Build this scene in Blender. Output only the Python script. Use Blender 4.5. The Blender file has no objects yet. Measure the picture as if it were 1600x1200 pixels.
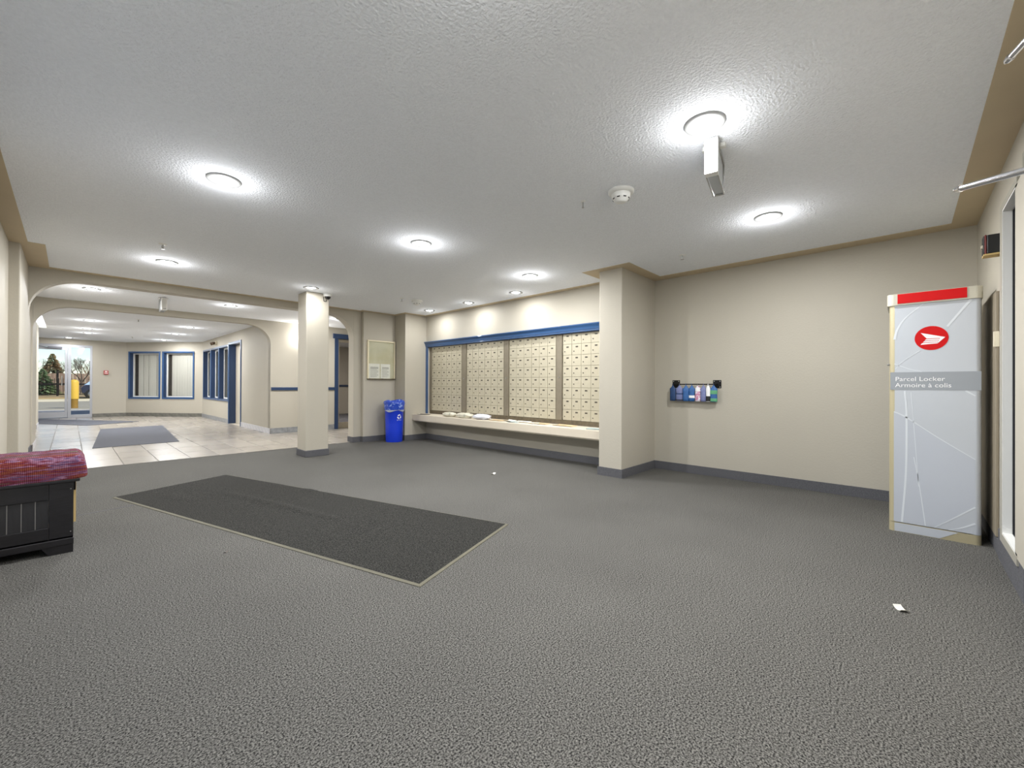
import bpy, bmesh, math, random
from mathutils import Vector, Matrix, noise
random.seed(7)
C = bpy.context.scene.collection
SC = bpy.context.scene
H = 2.44
PI = math.pi

# ---------------------------------------------------------------- camera
cam = bpy.data.cameras.new('camera')
cam.sensor_fit = 'HORIZONTAL'; cam.sensor_width = 36.0
cam.lens = 651.82 / 1600 * 36.0
cam.clip_start = 0.02; cam.clip_end = 400
co = bpy.data.objects.new('camera', cam); C.objects.link(co)
R_ = Vector((0.68604, -0.72755, 0.00411)).normalized()
F_ = Vector((0.727545, 0.686053, 0.003089)).normalized()
U_ = R_.cross(F_).normalized()
co.matrix_world = Matrix(((R_.x, U_.x, -F_.x, 0), (R_.y, U_.y, -F_.y, 0), (R_.z, U_.z, -F_.z, 1.0688), (0, 0, 0, 1)))
SC.camera = co

# ---------------------------------------------------------------- world, sun, exposure
SC.view_settings.view_transform = 'Standard'; SC.view_settings.look = 'None'
SC.view_settings.exposure = 1.22; SC.view_settings.gamma = 1.0
SC.view_settings.use_curve_mapping = False
W = bpy.data.worlds.new('world'); SC.world = W; W.use_nodes = True
nt = W.node_tree; bg = nt.nodes['Background']
sky = nt.nodes.new('ShaderNodeTexSky'); sky.sky_type = 'NISHITA'; sky.sun_disc = False
sky.sun_elevation = math.radians(38); sky.sun_rotation = math.radians(150); sky.air_density = 1.0; sky.dust_density = 0.0; sky.ozone_density = 1.5; sky.altitude = 1500
nt.links.new(sky.outputs[0], bg.inputs[0]); bg.inputs[1].default_value = 0.058
sun = bpy.data.lights.new('sun', 'SUN'); sun.energy = 2.3; sun.angle = 0.01; sun.color = (1, .95, .86)
so = bpy.data.objects.new('sun', sun); C.objects.link(so)
so.rotation_euler = Vector((-.42, .62, -.72)).to_track_quat('-Z', 'Y').to_euler(); so.location = (0, 0, 30)
LAMP = 17.0      # watts of each ceiling downlight
FILL = 1.5     # watts of an unseen point light added below each lens, brightens ceiling

# ---------------------------------------------------------------- helpers
class MB:
    def __init__(s): s.v = []; s.f = []; s.m = []; s.sm = []
    def add(s, vs, fs, m=0, smooth=False):
        o = len(s.v); s.v += [tuple(v) for v in vs]
        for f in fs: s.f.append([i + o for i in f]); s.m.append(m); s.sm.append(smooth)
        return s
    def box(s, x0, y0, z0, x1, y1, z1, m=0):
        x0, x1 = min(x0, x1), max(x0, x1); y0, y1 = min(y0, y1), max(y0, y1); z0, z1 = min(z0, z1), max(z0, z1)
        return s.add([(x0,y0,z0),(x1,y0,z0),(x1,y1,z0),(x0,y1,z0),(x0,y0,z1),(x1,y0,z1),(x1,y1,z1),(x0,y1,z1)],
              [(0,3,2,1),(4,5,6,7),(0,1,5,4),(1,2,6,5),(2,3,7,6),(3,0,4,7)], m)
    def hexa(s, p, m=0):
        return s.add(p, [(0,3,2,1),(4,5,6,7),(0,1,5,4),(1,2,6,5),(2,3,7,6),(3,0,4,7)], m)
    def lathe(s, prof, n=24, c=(0,0,0), m=0, smooth=True, M=None, sx=1, sy=1):
        vs = []
        for r, z in prof:
            for k in range(n):
                a = 2*PI*k/n; p = Vector((r*math.cos(a)*sx, r*math.sin(a)*sy, z))
                if M: p = M @ p
                vs.append((p.x+c[0], p.y+c[1], p.z+c[2]))
        fs = []
        for i in range(len(prof)-1):
            for k in range(n):
                fs.append((i*n+k, i*n+(k+1)%n, (i+1)*n+(k+1)%n, (i+1)*n+k))
        s.add(vs, fs, m, smooth)
        s.add([vs[k] for k in range(n)], [tuple(range(n))[::-1]], m)
        s.add([vs[(len(prof)-1)*n+k] for k in range(n)], [tuple(range(n))], m)
        return s
    def tube(s, p0, p1, r0, r1=None, n=10, m=0):
        r1 = r0 if r1 is None else r1
        p0 = Vector(p0); p1 = Vector(p1); d = p1-p0; q = d.to_track_quat('Z', 'Y').to_matrix()
        return s.lathe([(r0, 0), (r1, d.length)], n, p0, m, True, q)
    def prism(s, pts, f0, f1, m=0):      # pts 2D, f0/f1 map a 2D point to the two sides
        n = len(pts); a = [f0(*p) for p in pts]; b = [f1(*p) for p in pts]
        fs = [tuple(range(n))[::-1], tuple(range(n, 2*n))] + [(i, (i+1)%n, n+(i+1)%n, n+i) for i in range(n)]
        return s.add(a+b, fs, m)
    def mesh(s, name, mats, bevel=0, seg=2):
        me = bpy.data.meshes.new(name); me.from_pydata(s.v, [], s.f)
        for m in (mats if isinstance(mats, (list, tuple)) else [mats]): me.materials.append(m)
        me.polygons.foreach_set('material_index', s.m); me.polygons.foreach_set('use_smooth', s.sm)
        bm = bmesh.new(); bm.from_mesh(me)
        if bevel:
            bm.normal_update()
            ed = [e for e in bm.edges if len(e.link_faces) == 2 and e.calc_face_angle(0) > .6]
            bmesh.ops.bevel(bm, geom=ed, offset=bevel, segments=seg, affect='EDGES', profile=.5, clamp_overlap=True)
        bmesh.ops.recalc_face_normals(bm, faces=bm.faces)
        bm.to_mesh(me); bm.free(); me.update()
        return me
    def build(s, name, mats, parent=None, loc=(0,0,0), rotz=0, bevel=0, seg=2):
        return link(name, s.mesh(name, mats, bevel, seg), parent, loc, rotz)
def link(name, me, parent=None, loc=(0,0,0), rotz=0):
    o = bpy.data.objects.new(name, me); C.objects.link(o)
    o.location = loc; o.rotation_euler = (0, 0, rotz)
    if parent: o.parent = parent
    return o
def tag(o, label=None, cat=None, group=None, kind=None):
    if label: o['label'] = label
    if cat: o['category'] = cat
    if group: o['group'] = group
    if kind: o['kind'] = kind
    return o
def empty(name, loc=(0,0,0), rotz=0, **k):
    o = bpy.data.objects.new(name, None); C.objects.link(o); o.location = loc; o.rotation_euler = (0,0,rotz); o.empty_display_size = .1
    return tag(o, **k)
def struct(o, label=None): return tag(o, label, kind='structure')
def copy_tree(o, parent=None):
    c = o.copy(); C.objects.link(c)
    if parent: c.parent = parent
    for ch in list(o.children): copy_tree(ch, c)
    return c
def srgb(r, g, b):
    f = lambda c: (c/255/12.92) if c/255 <= .04045 else ((c/255+.055)/1.055)**2.4
    return (f(r), f(g), f(b), 1)
def mat(name, col, rough=.5, metal=0, bump=0, bscale=100, var=0, vscale=5, trans=0, emit=None, estr=0, spec=.5, coat=0, alpha=1, col2=None, cscale=None, cr=(.4,.6), vec=None):
    m = bpy.data.materials.new(name); m.use_nodes = True; t = m.node_tree; b = t.nodes['Principled BSDF']
    b.inputs['Base Color'].default_value = col; b.inputs['Roughness'].default_value = rough; b.inputs['Metallic'].default_value = metal
    b.inputs['Specular IOR Level'].default_value = spec
    b.inputs['Transmission Weight'].default_value = trans; b.inputs['Coat Weight'].default_value = coat; b.inputs['Alpha'].default_value = alpha
    tc = t.nodes.new('ShaderNodeTexCoord'); src = tc.outputs['Object']
    if vec:
        mp = t.nodes.new('ShaderNodeMapping'); mp.inputs['Scale'].default_value = vec; t.links.new(src, mp.inputs[0]); src = mp.outputs[0]
    if col2 is not None:
        n = t.nodes.new('ShaderNodeTexNoise'); n.inputs['Scale'].default_value = cscale; n.inputs['Detail'].default_value = 4; n.inputs['Roughness'].default_value = .75 if cscale > 90 else .5; t.links.new(src, n.inputs['Vector'])
        r = t.nodes.new('ShaderNodeValToRGB'); r.color_ramp.elements[0].position = cr[0]; r.color_ramp.elements[1].position = cr[1]
        r.color_ramp.elements[0].color = col; r.color_ramp.elements[1].color = col2
        t.links.new(n.outputs['Fac'], r.inputs[0]); out = r.outputs[0]
        if var:
            n2 = t.nodes.new('ShaderNodeTexNoise'); n2.inputs['Scale'].default_value = vscale; n2.inputs['Detail'].default_value = 4; t.links.new(tc.outputs['Object'], n2.inputs['Vector'])
            mr = t.nodes.new('ShaderNodeMapRange'); mr.inputs['From Min'].default_value = .3; mr.inputs['From Max'].default_value = .7; mr.inputs['To Min'].default_value = 1-var; mr.inputs['To Max'].default_value = 1+var
            t.links.new(n2.outputs['Fac'], mr.inputs['Value'])
            mx = t.nodes.new('ShaderNodeVectorMath'); mx.operation = 'SCALE'; t.links.new(out, mx.inputs[0]); t.links.new(mr.outputs[0], mx.inputs['Scale']); out = mx.outputs[0]
        t.links.new(out, b.inputs['Base Color'])
    elif var:
        n = t.nodes.new('ShaderNodeTexNoise'); n.inputs['Scale'].default_value = vscale; n.inputs['Detail'].default_value = 4; t.links.new(src, n.inputs['Vector'])
        mr = t.nodes.new('ShaderNodeMapRange'); mr.inputs['From Min'].default_value = .3; mr.inputs['From Max'].default_value = .7; mr.inputs['To Min'].default_value = 1-var; mr.inputs['To Max'].default_value = 1+var
        t.links.new(n.outputs['Fac'], mr.inputs['Value'])
        mx = t.nodes.new('ShaderNodeVectorMath'); mx.operation = 'SCALE'; mx.inputs[0].default_value = col[:3]; t.links.new(mr.outputs[0], mx.inputs['Scale'])
        t.links.new(mx.outputs[0], b.inputs['Base Color'])
    if bump:
        n = t.nodes.new('ShaderNodeTexNoise'); n.inputs['Scale'].default_value = bscale; n.inputs['Detail'].default_value = 3; t.links.new(tc.outputs['Object'], n.inputs['Vector'])
        bp = t.nodes.new('ShaderNodeBump'); bp.inputs['Strength'].default_value = 1; bp.inputs['Distance'].default_value = bump
        t.links.new(n.outputs['Fac'], bp.inputs['Height']); t.links.new(bp.outputs[0], b.inputs['Normal'])
    if emit:
        b.inputs['Emission Color'].default_value = emit; b.inputs['Emission Strength'].default_value = estr
    return m
M = {}
M['wall'] = mat('wall_paint', srgb(180, 174, 160), .62, bump=.0012, bscale=55, var=.012, vscale=2)
M['ceil'] = mat('ceiling_texture', srgb(244, 247, 252), .9, bump=.010, bscale=75, var=.03, vscale=60)
M['band'] = mat('tan_paint', srgb(198, 181, 151), .7, var=.03, vscale=4)
M['carpet'] = mat('speckled_carpet', srgb(2, 2, 2), .95, bump=.0015, bscale=220, col2=srgb(128, 126, 121), cscale=165, cr=(.40, .63), var=.07, vscale=1.3, spec=.15)
M['cbase'] = mat('carpet_base', srgb(62, 62, 65), .9, col2=srgb(112, 112, 116), cscale=220, cr=(.35, .65), spec=.2)
M['mat'] = mat('mat_pile', srgb(12, 12, 11), .95, bump=.0015, bscale=220, col2=srgb(72, 71, 67), cscale=150, cr=(.42, .64), spec=.15)
M['matedge'] = mat('mat_edge', srgb(92, 88, 72), .7, var=.15, vscale=6)
M['tile'] = mat('floor_tile', srgb(128, 121, 111), .26, col2=srgb(172, 165, 155), cscale=3, cr=(.3, .7), vec=(1.2, 14, 1), bump=.0002, bscale=30)
M['tile2'] = mat('floor_tile_warm', srgb(134, 127, 117), .28, col2=srgb(176, 169, 159), cscale=3, cr=(.3, .7), vec=(1.2, 14, 1), bump=.0002, bscale=30)
M['grout'] = mat('grout', srgb(112, 107, 100), .8)
M['tbase'] = mat('tile_base', srgb(120, 122, 124), .35, col2=srgb(150, 152, 154), cscale=12, cr=(.3, .7))
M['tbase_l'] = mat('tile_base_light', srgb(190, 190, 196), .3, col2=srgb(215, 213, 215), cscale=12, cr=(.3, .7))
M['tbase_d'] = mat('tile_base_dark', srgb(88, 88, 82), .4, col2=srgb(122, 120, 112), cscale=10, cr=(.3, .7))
M['blue'] = mat('blue_trim', srgb(50, 84, 128), .28, coat=.3)
M['navy'] = mat('navy_trim', srgb(38, 58, 90), .35)
M['white'] = mat('white_plastic', srgb(232, 232, 228), .4)
M['offw'] = mat('cream_plastic', srgb(218, 210, 188), .45)
M['door'] = mat('beige_door', srgb(196, 188, 172), .5)
M['steel'] = mat('brushed_steel', srgb(180, 180, 178), .3, .9)
M['chrome'] = mat('chrome', srgb(225, 225, 228), .08, 1)
M['alu'] = mat('aluminium', srgb(176, 178, 184), .4, .55)
M['black'] = mat('black_plastic', srgb(24, 25, 27), .4)
M['blackm'] = mat('black_metal', srgb(22, 20, 20), .45, .5)
M['dglass'] = mat('dark_glass', srgb(48, 48, 52), .06, spec=.7)
M['lens'] = mat('lamp_lens', (1, 1, 1, 1), .5, emit=(1, .985, .95, 1), estr=14)
M['ring'] = mat('lamp_ring', srgb(150, 151, 150), .4, .1)
M['post'] = mat('mail_post', srgb(140, 132, 116), .4, .5, var=.05, vscale=20)
M['mdoor'] = mat('mailbox_metal', srgb(190, 183, 162), .35, .25, var=.05, vscale=2.5)
M['mgap'] = mat('mailbox_gap', srgb(120, 114, 98), .6)
M['label'] = mat('label_plate', srgb(70, 64, 56), .5)
M['sill'] = mat('dark_sill', srgb(92, 82, 64), .5, var=.25, vscale=25)
M['ledge'] = mat('ledge_paint', srgb(212, 202, 184), .5)
M['binblue'] = mat('bin_blue', srgb(26, 62, 214), .35, coat=.2)
M['bag'] = mat('bag_blue', srgb(34, 72, 186), .15, bump=.006, bscale=45, col2=srgb(140, 170, 232), cscale=20, cr=(.56, .66), coat=.6)  # pale patches in the colour stand for highlights on the plastic
M['bagw'] = mat('bag_clear', srgb(170, 178, 195), .18, bump=.006, bscale=45, coat=.6)
M['red'] = mat('locker_red', srgb(198, 6, 10), .5, spec=.25)
M['lgrey'] = mat('locker_face', srgb(196, 201, 208), .3, .15, var=.02, vscale=2, coat=.3)
M['lband'] = mat('locker_band', srgb(156, 161, 167), .35, .15)
M['lline'] = mat('locker_print', srgb(214, 219, 224), .3)
M['lprint2'] = mat('locker_shade_print', srgb(186, 191, 200), .3)
M['lcap'] = mat('locker_cap', srgb(196, 192, 176), .4, .2)
M['lpost'] = mat('locker_post', srgb(190, 180, 148), .35, .35)
M['lside'] = mat('locker_side', srgb(150, 150, 150), .45, .3)
M['print'] = mat('white_print', srgb(242, 242, 242), .4)
M['taupe'] = mat('taupe_panel', srgb(136, 126, 108), .55)
M['wood'] = mat('black_stained_wood', srgb(24, 22, 25), .42, var=.35, vscale=14, vec=(1, 8, 8), bump=.0006, bscale=60)
M['woodp'] = mat('black_stained_panel', srgb(34, 33, 35), .5, var=.3, vscale=10, vec=(8, 1, 1), bump=.0006, bscale=60)
M['groove'] = mat('groove_grey', srgb(150, 146, 142), .6)
M['raw'] = mat('raw_wood', srgb(190, 165, 110), .7)
M['paper'] = mat('paper', srgb(228, 224, 212), .7, var=.05, vscale=8)
M['papert'] = mat('paper_tan', srgb(205, 180, 140), .7, var=.15, vscale=8)
M['paperd'] = mat('paper_dark', srgb(90, 82, 76), .6, var=.3, vscale=20)
M['paperg'] = mat('paper_greenish', srgb(172, 186, 184), .5, var=.15, vscale=14)
M['plasw'] = mat('white_bag', srgb(226, 228, 236), .3, bump=.01, bscale=18, var=.06, vscale=10)
M['plasc'] = mat('cream_bag', srgb(212, 208, 190), .35, bump=.014, bscale=22, col2=srgb(176, 174, 158), cscale=22, cr=(.5, .7))
M['board'] = mat('board_face', srgb(196, 188, 156), .25, col2=srgb(206, 200, 172), cscale=4, coat=.6)
M['cream'] = mat('cream_frame', srgb(232, 222, 192), .35)
M['blind'] = mat('blind_slat', srgb(196, 192, 182), .6)
M['blindd'] = mat('blind_backing', srgb(58, 52, 46), .8)
M['redp'] = mat('alarm_red', srgb(170, 44, 38), .4)
M['dome'] = mat('camera_dome', srgb(18, 17, 18), .08, coat=.5)
M['pblue'] = mat('pouch_blue', srgb(48, 96, 156), .5, var=.18, vscale=30)
M['pdblue'] = mat('pouch_dark_blue', srgb(34, 66, 112), .5, var=.2, vscale=30)
M['pmauve'] = mat('pouch_mauve', srgb(116, 124, 168), .5, var=.15, vscale=30)
M['ppink'] = mat('pouch_pink', srgb(196, 130, 160), .5, col2=srgb(232, 228, 238), cscale=40, cr=(.45, .55))
M['pgreen'] = mat('pouch_green', srgb(92, 160, 116), .5, var=.1, vscale=20)
M['glass'] = None
def glassmat(name, tint=(1,1,1,1), refl=.12):
    m = bpy.data.materials.new(name); m.use_nodes = True; t = m.node_tree; t.nodes.clear()
    o = t.nodes.new('ShaderNodeOutputMaterial'); mix = t.nodes.new('ShaderNodeMixShader'); tr = t.nodes.new('ShaderNodeBsdfTransparent'); gl = t.nodes.new('ShaderNodeBsdfGlossy')
    fr = t.nodes.new('ShaderNodeFresnel'); fr.inputs[0].default_value = 1.45; ge = t.nodes.new('ShaderNodeNewGeometry'); mu = t.nodes.new('ShaderNodeMath'); mu.operation = 'SUBTRACT'; mu.use_clamp = True; t.links.new(fr.outputs[0], mu.inputs[0]); t.links.new(ge.outputs['Backfacing'], mu.inputs[1])
    tr.inputs[0].default_value = tint; gl.inputs['Roughness'].default_value = .03
    t.links.new(mu.outputs[0], mix.inputs[0]); t.links.new(tr.outputs[0], mix.inputs[1]); t.links.new(gl.outputs[0], mix.inputs[2]); t.links.new(mix.outputs[0], o.inputs[0])
    return m
M['glass'] = glassmat('clear_glass', (.96, .97, .97, 1))
M['glassd'] = glassmat('smoked_glass', (.75, .72, .7, 1))
def knit():
    m = bpy.data.materials.new('knitted_throw'); m.use_nodes = True; t = m.node_tree; b = t.nodes['Principled BSDF']; b.inputs['Roughness'].default_value = .9
    b.inputs['Specular IOR Level'].default_value = .15
    tc = t.nodes.new('ShaderNodeTexCoord'); mp = t.nodes.new('ShaderNodeMapping'); mp.inputs['Scale'].default_value = (2.4, 9, 22); t.links.new(tc.outputs['Object'], mp.inputs[0])
    n = t.nodes.new('ShaderNodeTexNoise'); n.inputs['Scale'].default_value = 1.0; n.inputs['Detail'].default_value = 4; n.inputs['Roughness'].default_value = .6; t.links.new(mp.outputs[0], n.inputs['Vector'])
    r = t.nodes.new('ShaderNodeValToRGB'); e = r.color_ramp.elements
    cols = [(.30, (96, 100, 84)), (.38, (88, 20, 40)), (.43, (120, 62, 78)), (.47, (70, 58, 92)), (.50, (146, 108, 130)), (.53, (94, 26, 46)), (.57, (124, 66, 46)), (.62, (102, 46, 68)), (.70, (80, 24, 42))]
    e[0].position = cols[0][0]; e[0].color = srgb(*cols[0][1]); e[1].position = cols[-1][0]; e[1].color = srgb(*cols[-1][1])
    for p, c in cols[1:-1]:
        k = e.new(p); k.color = srgb(*c)
    t.links.new(n.outputs['Fac'], r.inputs[0]); t.links.new(r.outputs[0], b.inputs['Base Color'])
    w = t.nodes.new('ShaderNodeTexWave'); w.inputs['Scale'].default_value = 40; w.inputs['Distortion'].default_value = 3; t.links.new(tc.outputs['Object'], w.inputs['Vector'])
    bp = t.nodes.new('ShaderNodeBump'); bp.inputs['Distance'].default_value = .002; t.links.new(w.outputs['Fac'], bp.inputs['Height']); t.links.new(bp.outputs[0], b.inputs['Normal'])
    return m
M['knit'] = knit()
def ang(a, b): return math.atan2(b[1]-a[1], b[0]-a[0])
def dist(a, b): return math.hypot(b[0]-a[0], b[1]-a[1])

# ---------------------------------------------------------------- walls (room on the left of a -> b)
def wall(name, a, b, t=.15, z0=-.02, z1=H+.06, ops=(), m='wall', e0=0, e1=0, kind=True):
    L = dist(a, b); mb = MB(); ss = sorted({-e0, L+e1} | {o[0] for o in ops} | {o[1] for o in ops})
    for s0, s1 in zip(ss, ss[1:]):
        mid = (s0+s1)/2; cut = [o for o in ops if o[0] < mid < o[1]]
        z = z0
        for o in sorted(cut, key=lambda o: o[2]):
            if o[2] > z + 1e-4: mb.box(s0, 0, z, s1, -t, o[2])
            z = o[3]
        if z < z1: mb.box(s0, 0, z, s1, -t, z1)
    o = mb.build(name, M[m], None, (a[0], a[1], 0), ang(a, b))
    if kind: struct(o)
    return o
def strip(name, pts, w, z0, z1, m, inset=0):
    # a thin band following the wall faces; pts in order with the room on the left; w = width per segment
    if not isinstance(w, (list, tuple)): w = [w]*(len(pts)-1)
    off = []
    seg = []
    for i in range(len(pts)-1):
        a = Vector(pts[i]); b = Vector(pts[i+1]); d = (b-a).normalized(); n = Vector((-d.y, d.x)); seg.append((a+n*w[i], d))
    for i in range(len(pts)):
        if i == 0: off.append(seg[0][0])
        elif i == len(pts)-1:
            a, d = seg[-1]; off.append(a + d*(Vector(pts[-1])-Vector(pts[-2])).length)
        else:
            (a, d), (c, e) = seg[i-1], seg[i]; cr = d.x*e.y-d.y*e.x
            if abs(cr) < 1e-5: off.append(c)
            else:
                q = c-a; t = (q.x*e.y-q.y*e.x)/cr; off.append(a+d*t)
    mb = MB()
    for i in range(len(pts)-1):
        a, b, c, d = pts[i], pts[i+1], off[i+1], off[i]
        mb.hexa([(a[0],a[1],z0),(b[0],b[1],z0),(c.x,c.y,z0),(d.x,d.y,z0),(a[0],a[1],z1),(b[0],b[1],z1),(c.x,c.y,z1),(d.x,d.y,z1)])
    return struct(mb.build(name, M[m] if isinstance(m, str) else m))

YR = -.44; XW = 5.24; XM = 4.906; YC = 6.99; YB = 7.43; XL = -.41; XJ = -.336; YB2 = 9.97; XR = 2.974; YF = 18.8
# right side wall with its two framed openings
# s runs from x=-.6 ; openings in x
sR = lambda x: x + .6
wall('wall_right', (-.6, YR), (5.4, YR), .16, ops=[(sR(3.42), sR(3.80), .20, 2.12), (sR(1.2), sR(3.30), 2.13, 2.235), (sR(1.2), sR(2.25), .02, 2.13)])
wall('wall_back', (XW, YR), (XW, 2.382), .15)
MB().box(4.373, 2.382, -.02, 5.4, 2.684, H+.05).build('wall_pillar', M['wall'], bevel=.008)['kind'] = 'structure'
wall('wall_mail', (XM, 2.684), (XM, YC), .25, ops=[(0, YC-2.684-.065, .5, 1.83)], e1=.3)
struct(MB().box(4.42, YC, -.02, 5.2, 7.6, H+.05).build('wall_end', M['wall'], bevel=.006))
struct(MB().box(3.755, 7.35, -.02, 4.42, 7.63, H+.05).build('wall_notice', M['wall'], bevel=.006))
struct(MB().box(3.6, YB, -.02, 3.755, 7.63, H+.05).build('wall_jamb', M['wall'], bevel=.006))
struct(MB().box(4.3, 7.6, -.02, 6.2, 7.63, H+.05).build('wall_hall_near', M['wall']))
wall('wall_left', (XL, 6.28), (XL, -.6), .18, ops=[(2.68, 6.08, .25, 2.25)])
struct(MB().box(-.6, 6.28, -.02, XJ, 7.63, H+.05).build('wall_pilaster', M['wall'], bevel=.008))
wall('wall_hall_left', (-.42, YB2), (-.42, 7.63), .18)
struct(MB().box(-.6, YB2, -.02, -.40, 10.94, H+.05).build('wall_lobby_jamb', M['wall'], bevel=.006))
# arched beams
def arch(name, x0, x1, y0, y1, zs, zt, r):
    mb = MB(); N = 22; xs = [x0 + r*(1-math.cos(PI/2*k/N)) for k in range(N+1)] + [x1 - r*(1-math.cos(PI/2*k/N)) for k in range(N, -1, -1)]
    zz = [zs + (zt-zs)*math.sin(PI/2*k/N) for k in range(N+1)]; zz = zz + zz[::-1]
    for i in range(len(xs)-1):
        a, b = (xs[i], zz[i]), (xs[i+1], zz[i+1])
        mb.hexa([(a[0],y0,a[1]),(b[0],y0,b[1]),(b[0],y1,b[1]),(a[0],y1,a[1]),(a[0],y0,H+.02),(b[0],y0,H+.02),(b[0],y1,H+.02),(a[0],y1,H+.02)])
    me = mb.mesh(name, M['wall']); bm = bmesh.new(); bm.from_mesh(me); bmesh.ops.remove_doubles(bm, verts=bm.verts, dist=1e-5)
    inner = [f for f in bm.faces if all(abs(v.co.x - f.verts[0].co.x) < 1e-6 for v in f.verts) and x0+1e-4 < f.verts[0].co.x < x1-1e-4]
    bmesh.ops.delete(bm, geom=inner, context='FACES'); bm.to_mesh(me); bm.free()
    return struct(link(name, me))
arch('wall_arch_near', XJ, 3.6, YB, 7.63, 1.93, 2.335, .45)
arch('wall_arch_far', -.40, XR, YB2, 10.12, 1.93, 2.33, .46)
# hall wall with doorway, hall end
wall('wall_hall_far', (6.2, YB2), (XR, YB2), .15, ops=[(6.2-5.35, 6.2-4.447, 0, 2.18)])
wall('wall_hall_end', (6.2, 7.5), (6.2, YB2), .1)
# side corridor seen through that doorway
for nm, a, b in (('wall_corridor_left', (4.2, 15.0), (4.2, 10.12)), ('wall_corridor_right', (8.2, 10.12), (8.2, 15.0)), ('wall_corridor_end', (8.2, 15.0), (4.2, 15.0))):
    wall(nm, a, b, .08)
struct(MB().box(5.3, 10.11, -.02, 8.2, 10.13, H).build('wall_corridor_near', M['wall']))
# lobby
BA = (XR, 16.70); BB = (1.285, YF)
BL = dist(BA, BB)
LW = [(13.46, 14.43), (14.53, 15.47), (15.56, 16.50)]      # lobby side windows in y
wall('wall_lobby_right', (XR, YB2+.02), (XR, 16.70), .2, ops=[(12.24-YB2-.02, 13.36-YB2-.02, 0, 2.14)] + [(a-YB2-.02, b-YB2-.02, .64, 2.11) for a, b in LW], e1=.08)
BW = [(BL-2.37, BL-1.335), (BL-1.175, BL-.135)]
wall('wall_bay', BA, BB, .2, ops=[(a, b, .62, 2.09) for a, b in BW])
DX0, DX1 = -1.04, .497
wall('wall_far', (BB[0]+.1, YF), (-1.75, YF), .15, ops=[(BB[0]+.1-DX1, BB[0]+.1-DX0, 0, 2.27)])
wall('wall_lobby_left', (-1.6, YF), (-1.6, 10.94), .15)
wall('wall_alcove', (-.5, 10.94), (-1.7, 10.94), .06)
struct(MB().box(-1.7, 14.7, -.02, -.53, 15.6, H+.05).build('wall_pier', M['wall']))
# shallow boxed strip above the alarm pull
struct(MB().box(.62, YF-.035, 2.33, 1.20, YF, H).build('trim_1', M['wall']))

# ceiling
mb = MB()
for b in [(-.6,-.6,6.3,12.4), (-.38,12.4,3.4,15.5), (-1.75,15.5,3.4,19.0), (-1.75,10.8,-.6,12.4), (3.4,12.4,8.3,15.1), (6.3,10,8.3,12.4), (-1.75,12.4,-.95,15.5)]:
    mb.box(b[0], b[1], H, b[2], b[3], H+.12)
struct(mb.build('ceiling', M['ceil']))
M['skyl'] = mat('skylight_panel', srgb(245, 246, 250), .4, bump=.003, bscale=40, emit=(.92, .95, 1, 1), estr=.9)
sk = empty('skylight', (-.665, 13.95, H), kind='structure')
MB().box(-.285, -1.55, .06, .285, 1.55, .075).build('diffuser', M['skyl'], sk)
mb = MB()
for x in (-.285, .275): mb.box(x, -1.55, .0, x+.01, 1.55, .08)
for y in (-1.55, 1.54): mb.box(-.285, y, .0, .285, y+.01, .08)
mb.build('skylight_frame', M['white'], sk)
# unseen storeys added above, to throw the shadow in front of the entrance
struct(MB().box(-.6, -1, 2.62, 9.5, 19.1, 5.8).build('added_storey', mat('outer_stucco', srgb(190, 180, 160), .9)))
struct(MB().box(-3.5, 16.0, 2.66, -.61, 19.1, 5.8).build('added_storey_wing', M['wall']))

# painted tan border on the ceiling
per = [(-.41, YR), (XW, YR), (XW, 2.382), (4.373, 2.382), (4.373, 2.684), (XM, 2.684), (XM, YC), (4.42, YC), (4.42, 7.35), (3.755, 7.35), (3.755, YB), (XJ, YB), (XJ, 6.28), (XL, 6.28), (XL, YR)]
strip('trim_2', per, [.16, .18, .148, .117, .17, .10, .10, .07, .09, .07, .09, .165, .10, .125], H-.004, H+.01, 'band')
# the carpeted cove base
bb = [('baseboard_right', [(-.40, YR), (3.30, YR)], .10), ('baseboard_right', [(4.0, YR), (XW, YR), (XW, 2.382), (4.373, 2.382), (4.373, 2.684), (XM, 2.684), (XM, YC), (4.42, YC), (4.42, 7.35), (3.755, 7.35), (3.755, YB), (3.6, YB), (3.6, 7.63)], .10),
      ('baseboard_left', [(XJ, 7.63), (XJ, 6.28), (XL, 6.28), (XL, -.4)], .10), ('baseboard_hall', [(-.40, 9.97), (-.42, 9.97), (-.42, 7.63)], .10)]
for n, p, h in bb: strip(n, p, .012, 0, h, 'cbase')
strip('baseboard_door', [(3.22, YR), (4.0, YR)], .016, 0, .185, 'cbase')
# tiled base in hall and lobby, tile by tile
def tilebase(name, a, b, h, m, tw=.33):
    L = dist(a, b); n = max(1, round(L/tw)); w = L/n
    p = empty(name, (a[0], a[1], 0), ang(a, b), kind='structure')
    me = MB().box(.002, 0, 0, w-.002, .010, h).mesh('base_tile', M[m], .0015, 1)
    for i in range(n): link('base_tile', me, p, (i*w, 0, 0))
    MB().box(0, 0, 0, L, .006, h-.004).build('base_grout', M['grout'], p)
tilebase('baseboard_hall_far', (4.36, YB2), (XR, YB2), .118, 'tbase')
tilebase('baseboard_lobby_right', (XR, YB2), (XR, 12.20), .115, 'tbase_l', .22)
tilebase('baseboard_lobby_side', (XR, 13.42), (XR, 16.70), .11, 'tbase')
tilebase('baseboard_bay', BA, BB, .11, 'tbase_d')
tilebase('baseboard_far', (BB[0], YF), (.50, YF), .11, 'tbase_d')
tilebase('baseboard_jamb', (-.40, 10.94), (-.40, 9.985), .11, 'tbase_l', .24)
tilebase('baseboard_pier', (-.53, 15.6), (-.53, 14.7), .11, 'tbase_l', .3)

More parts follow.
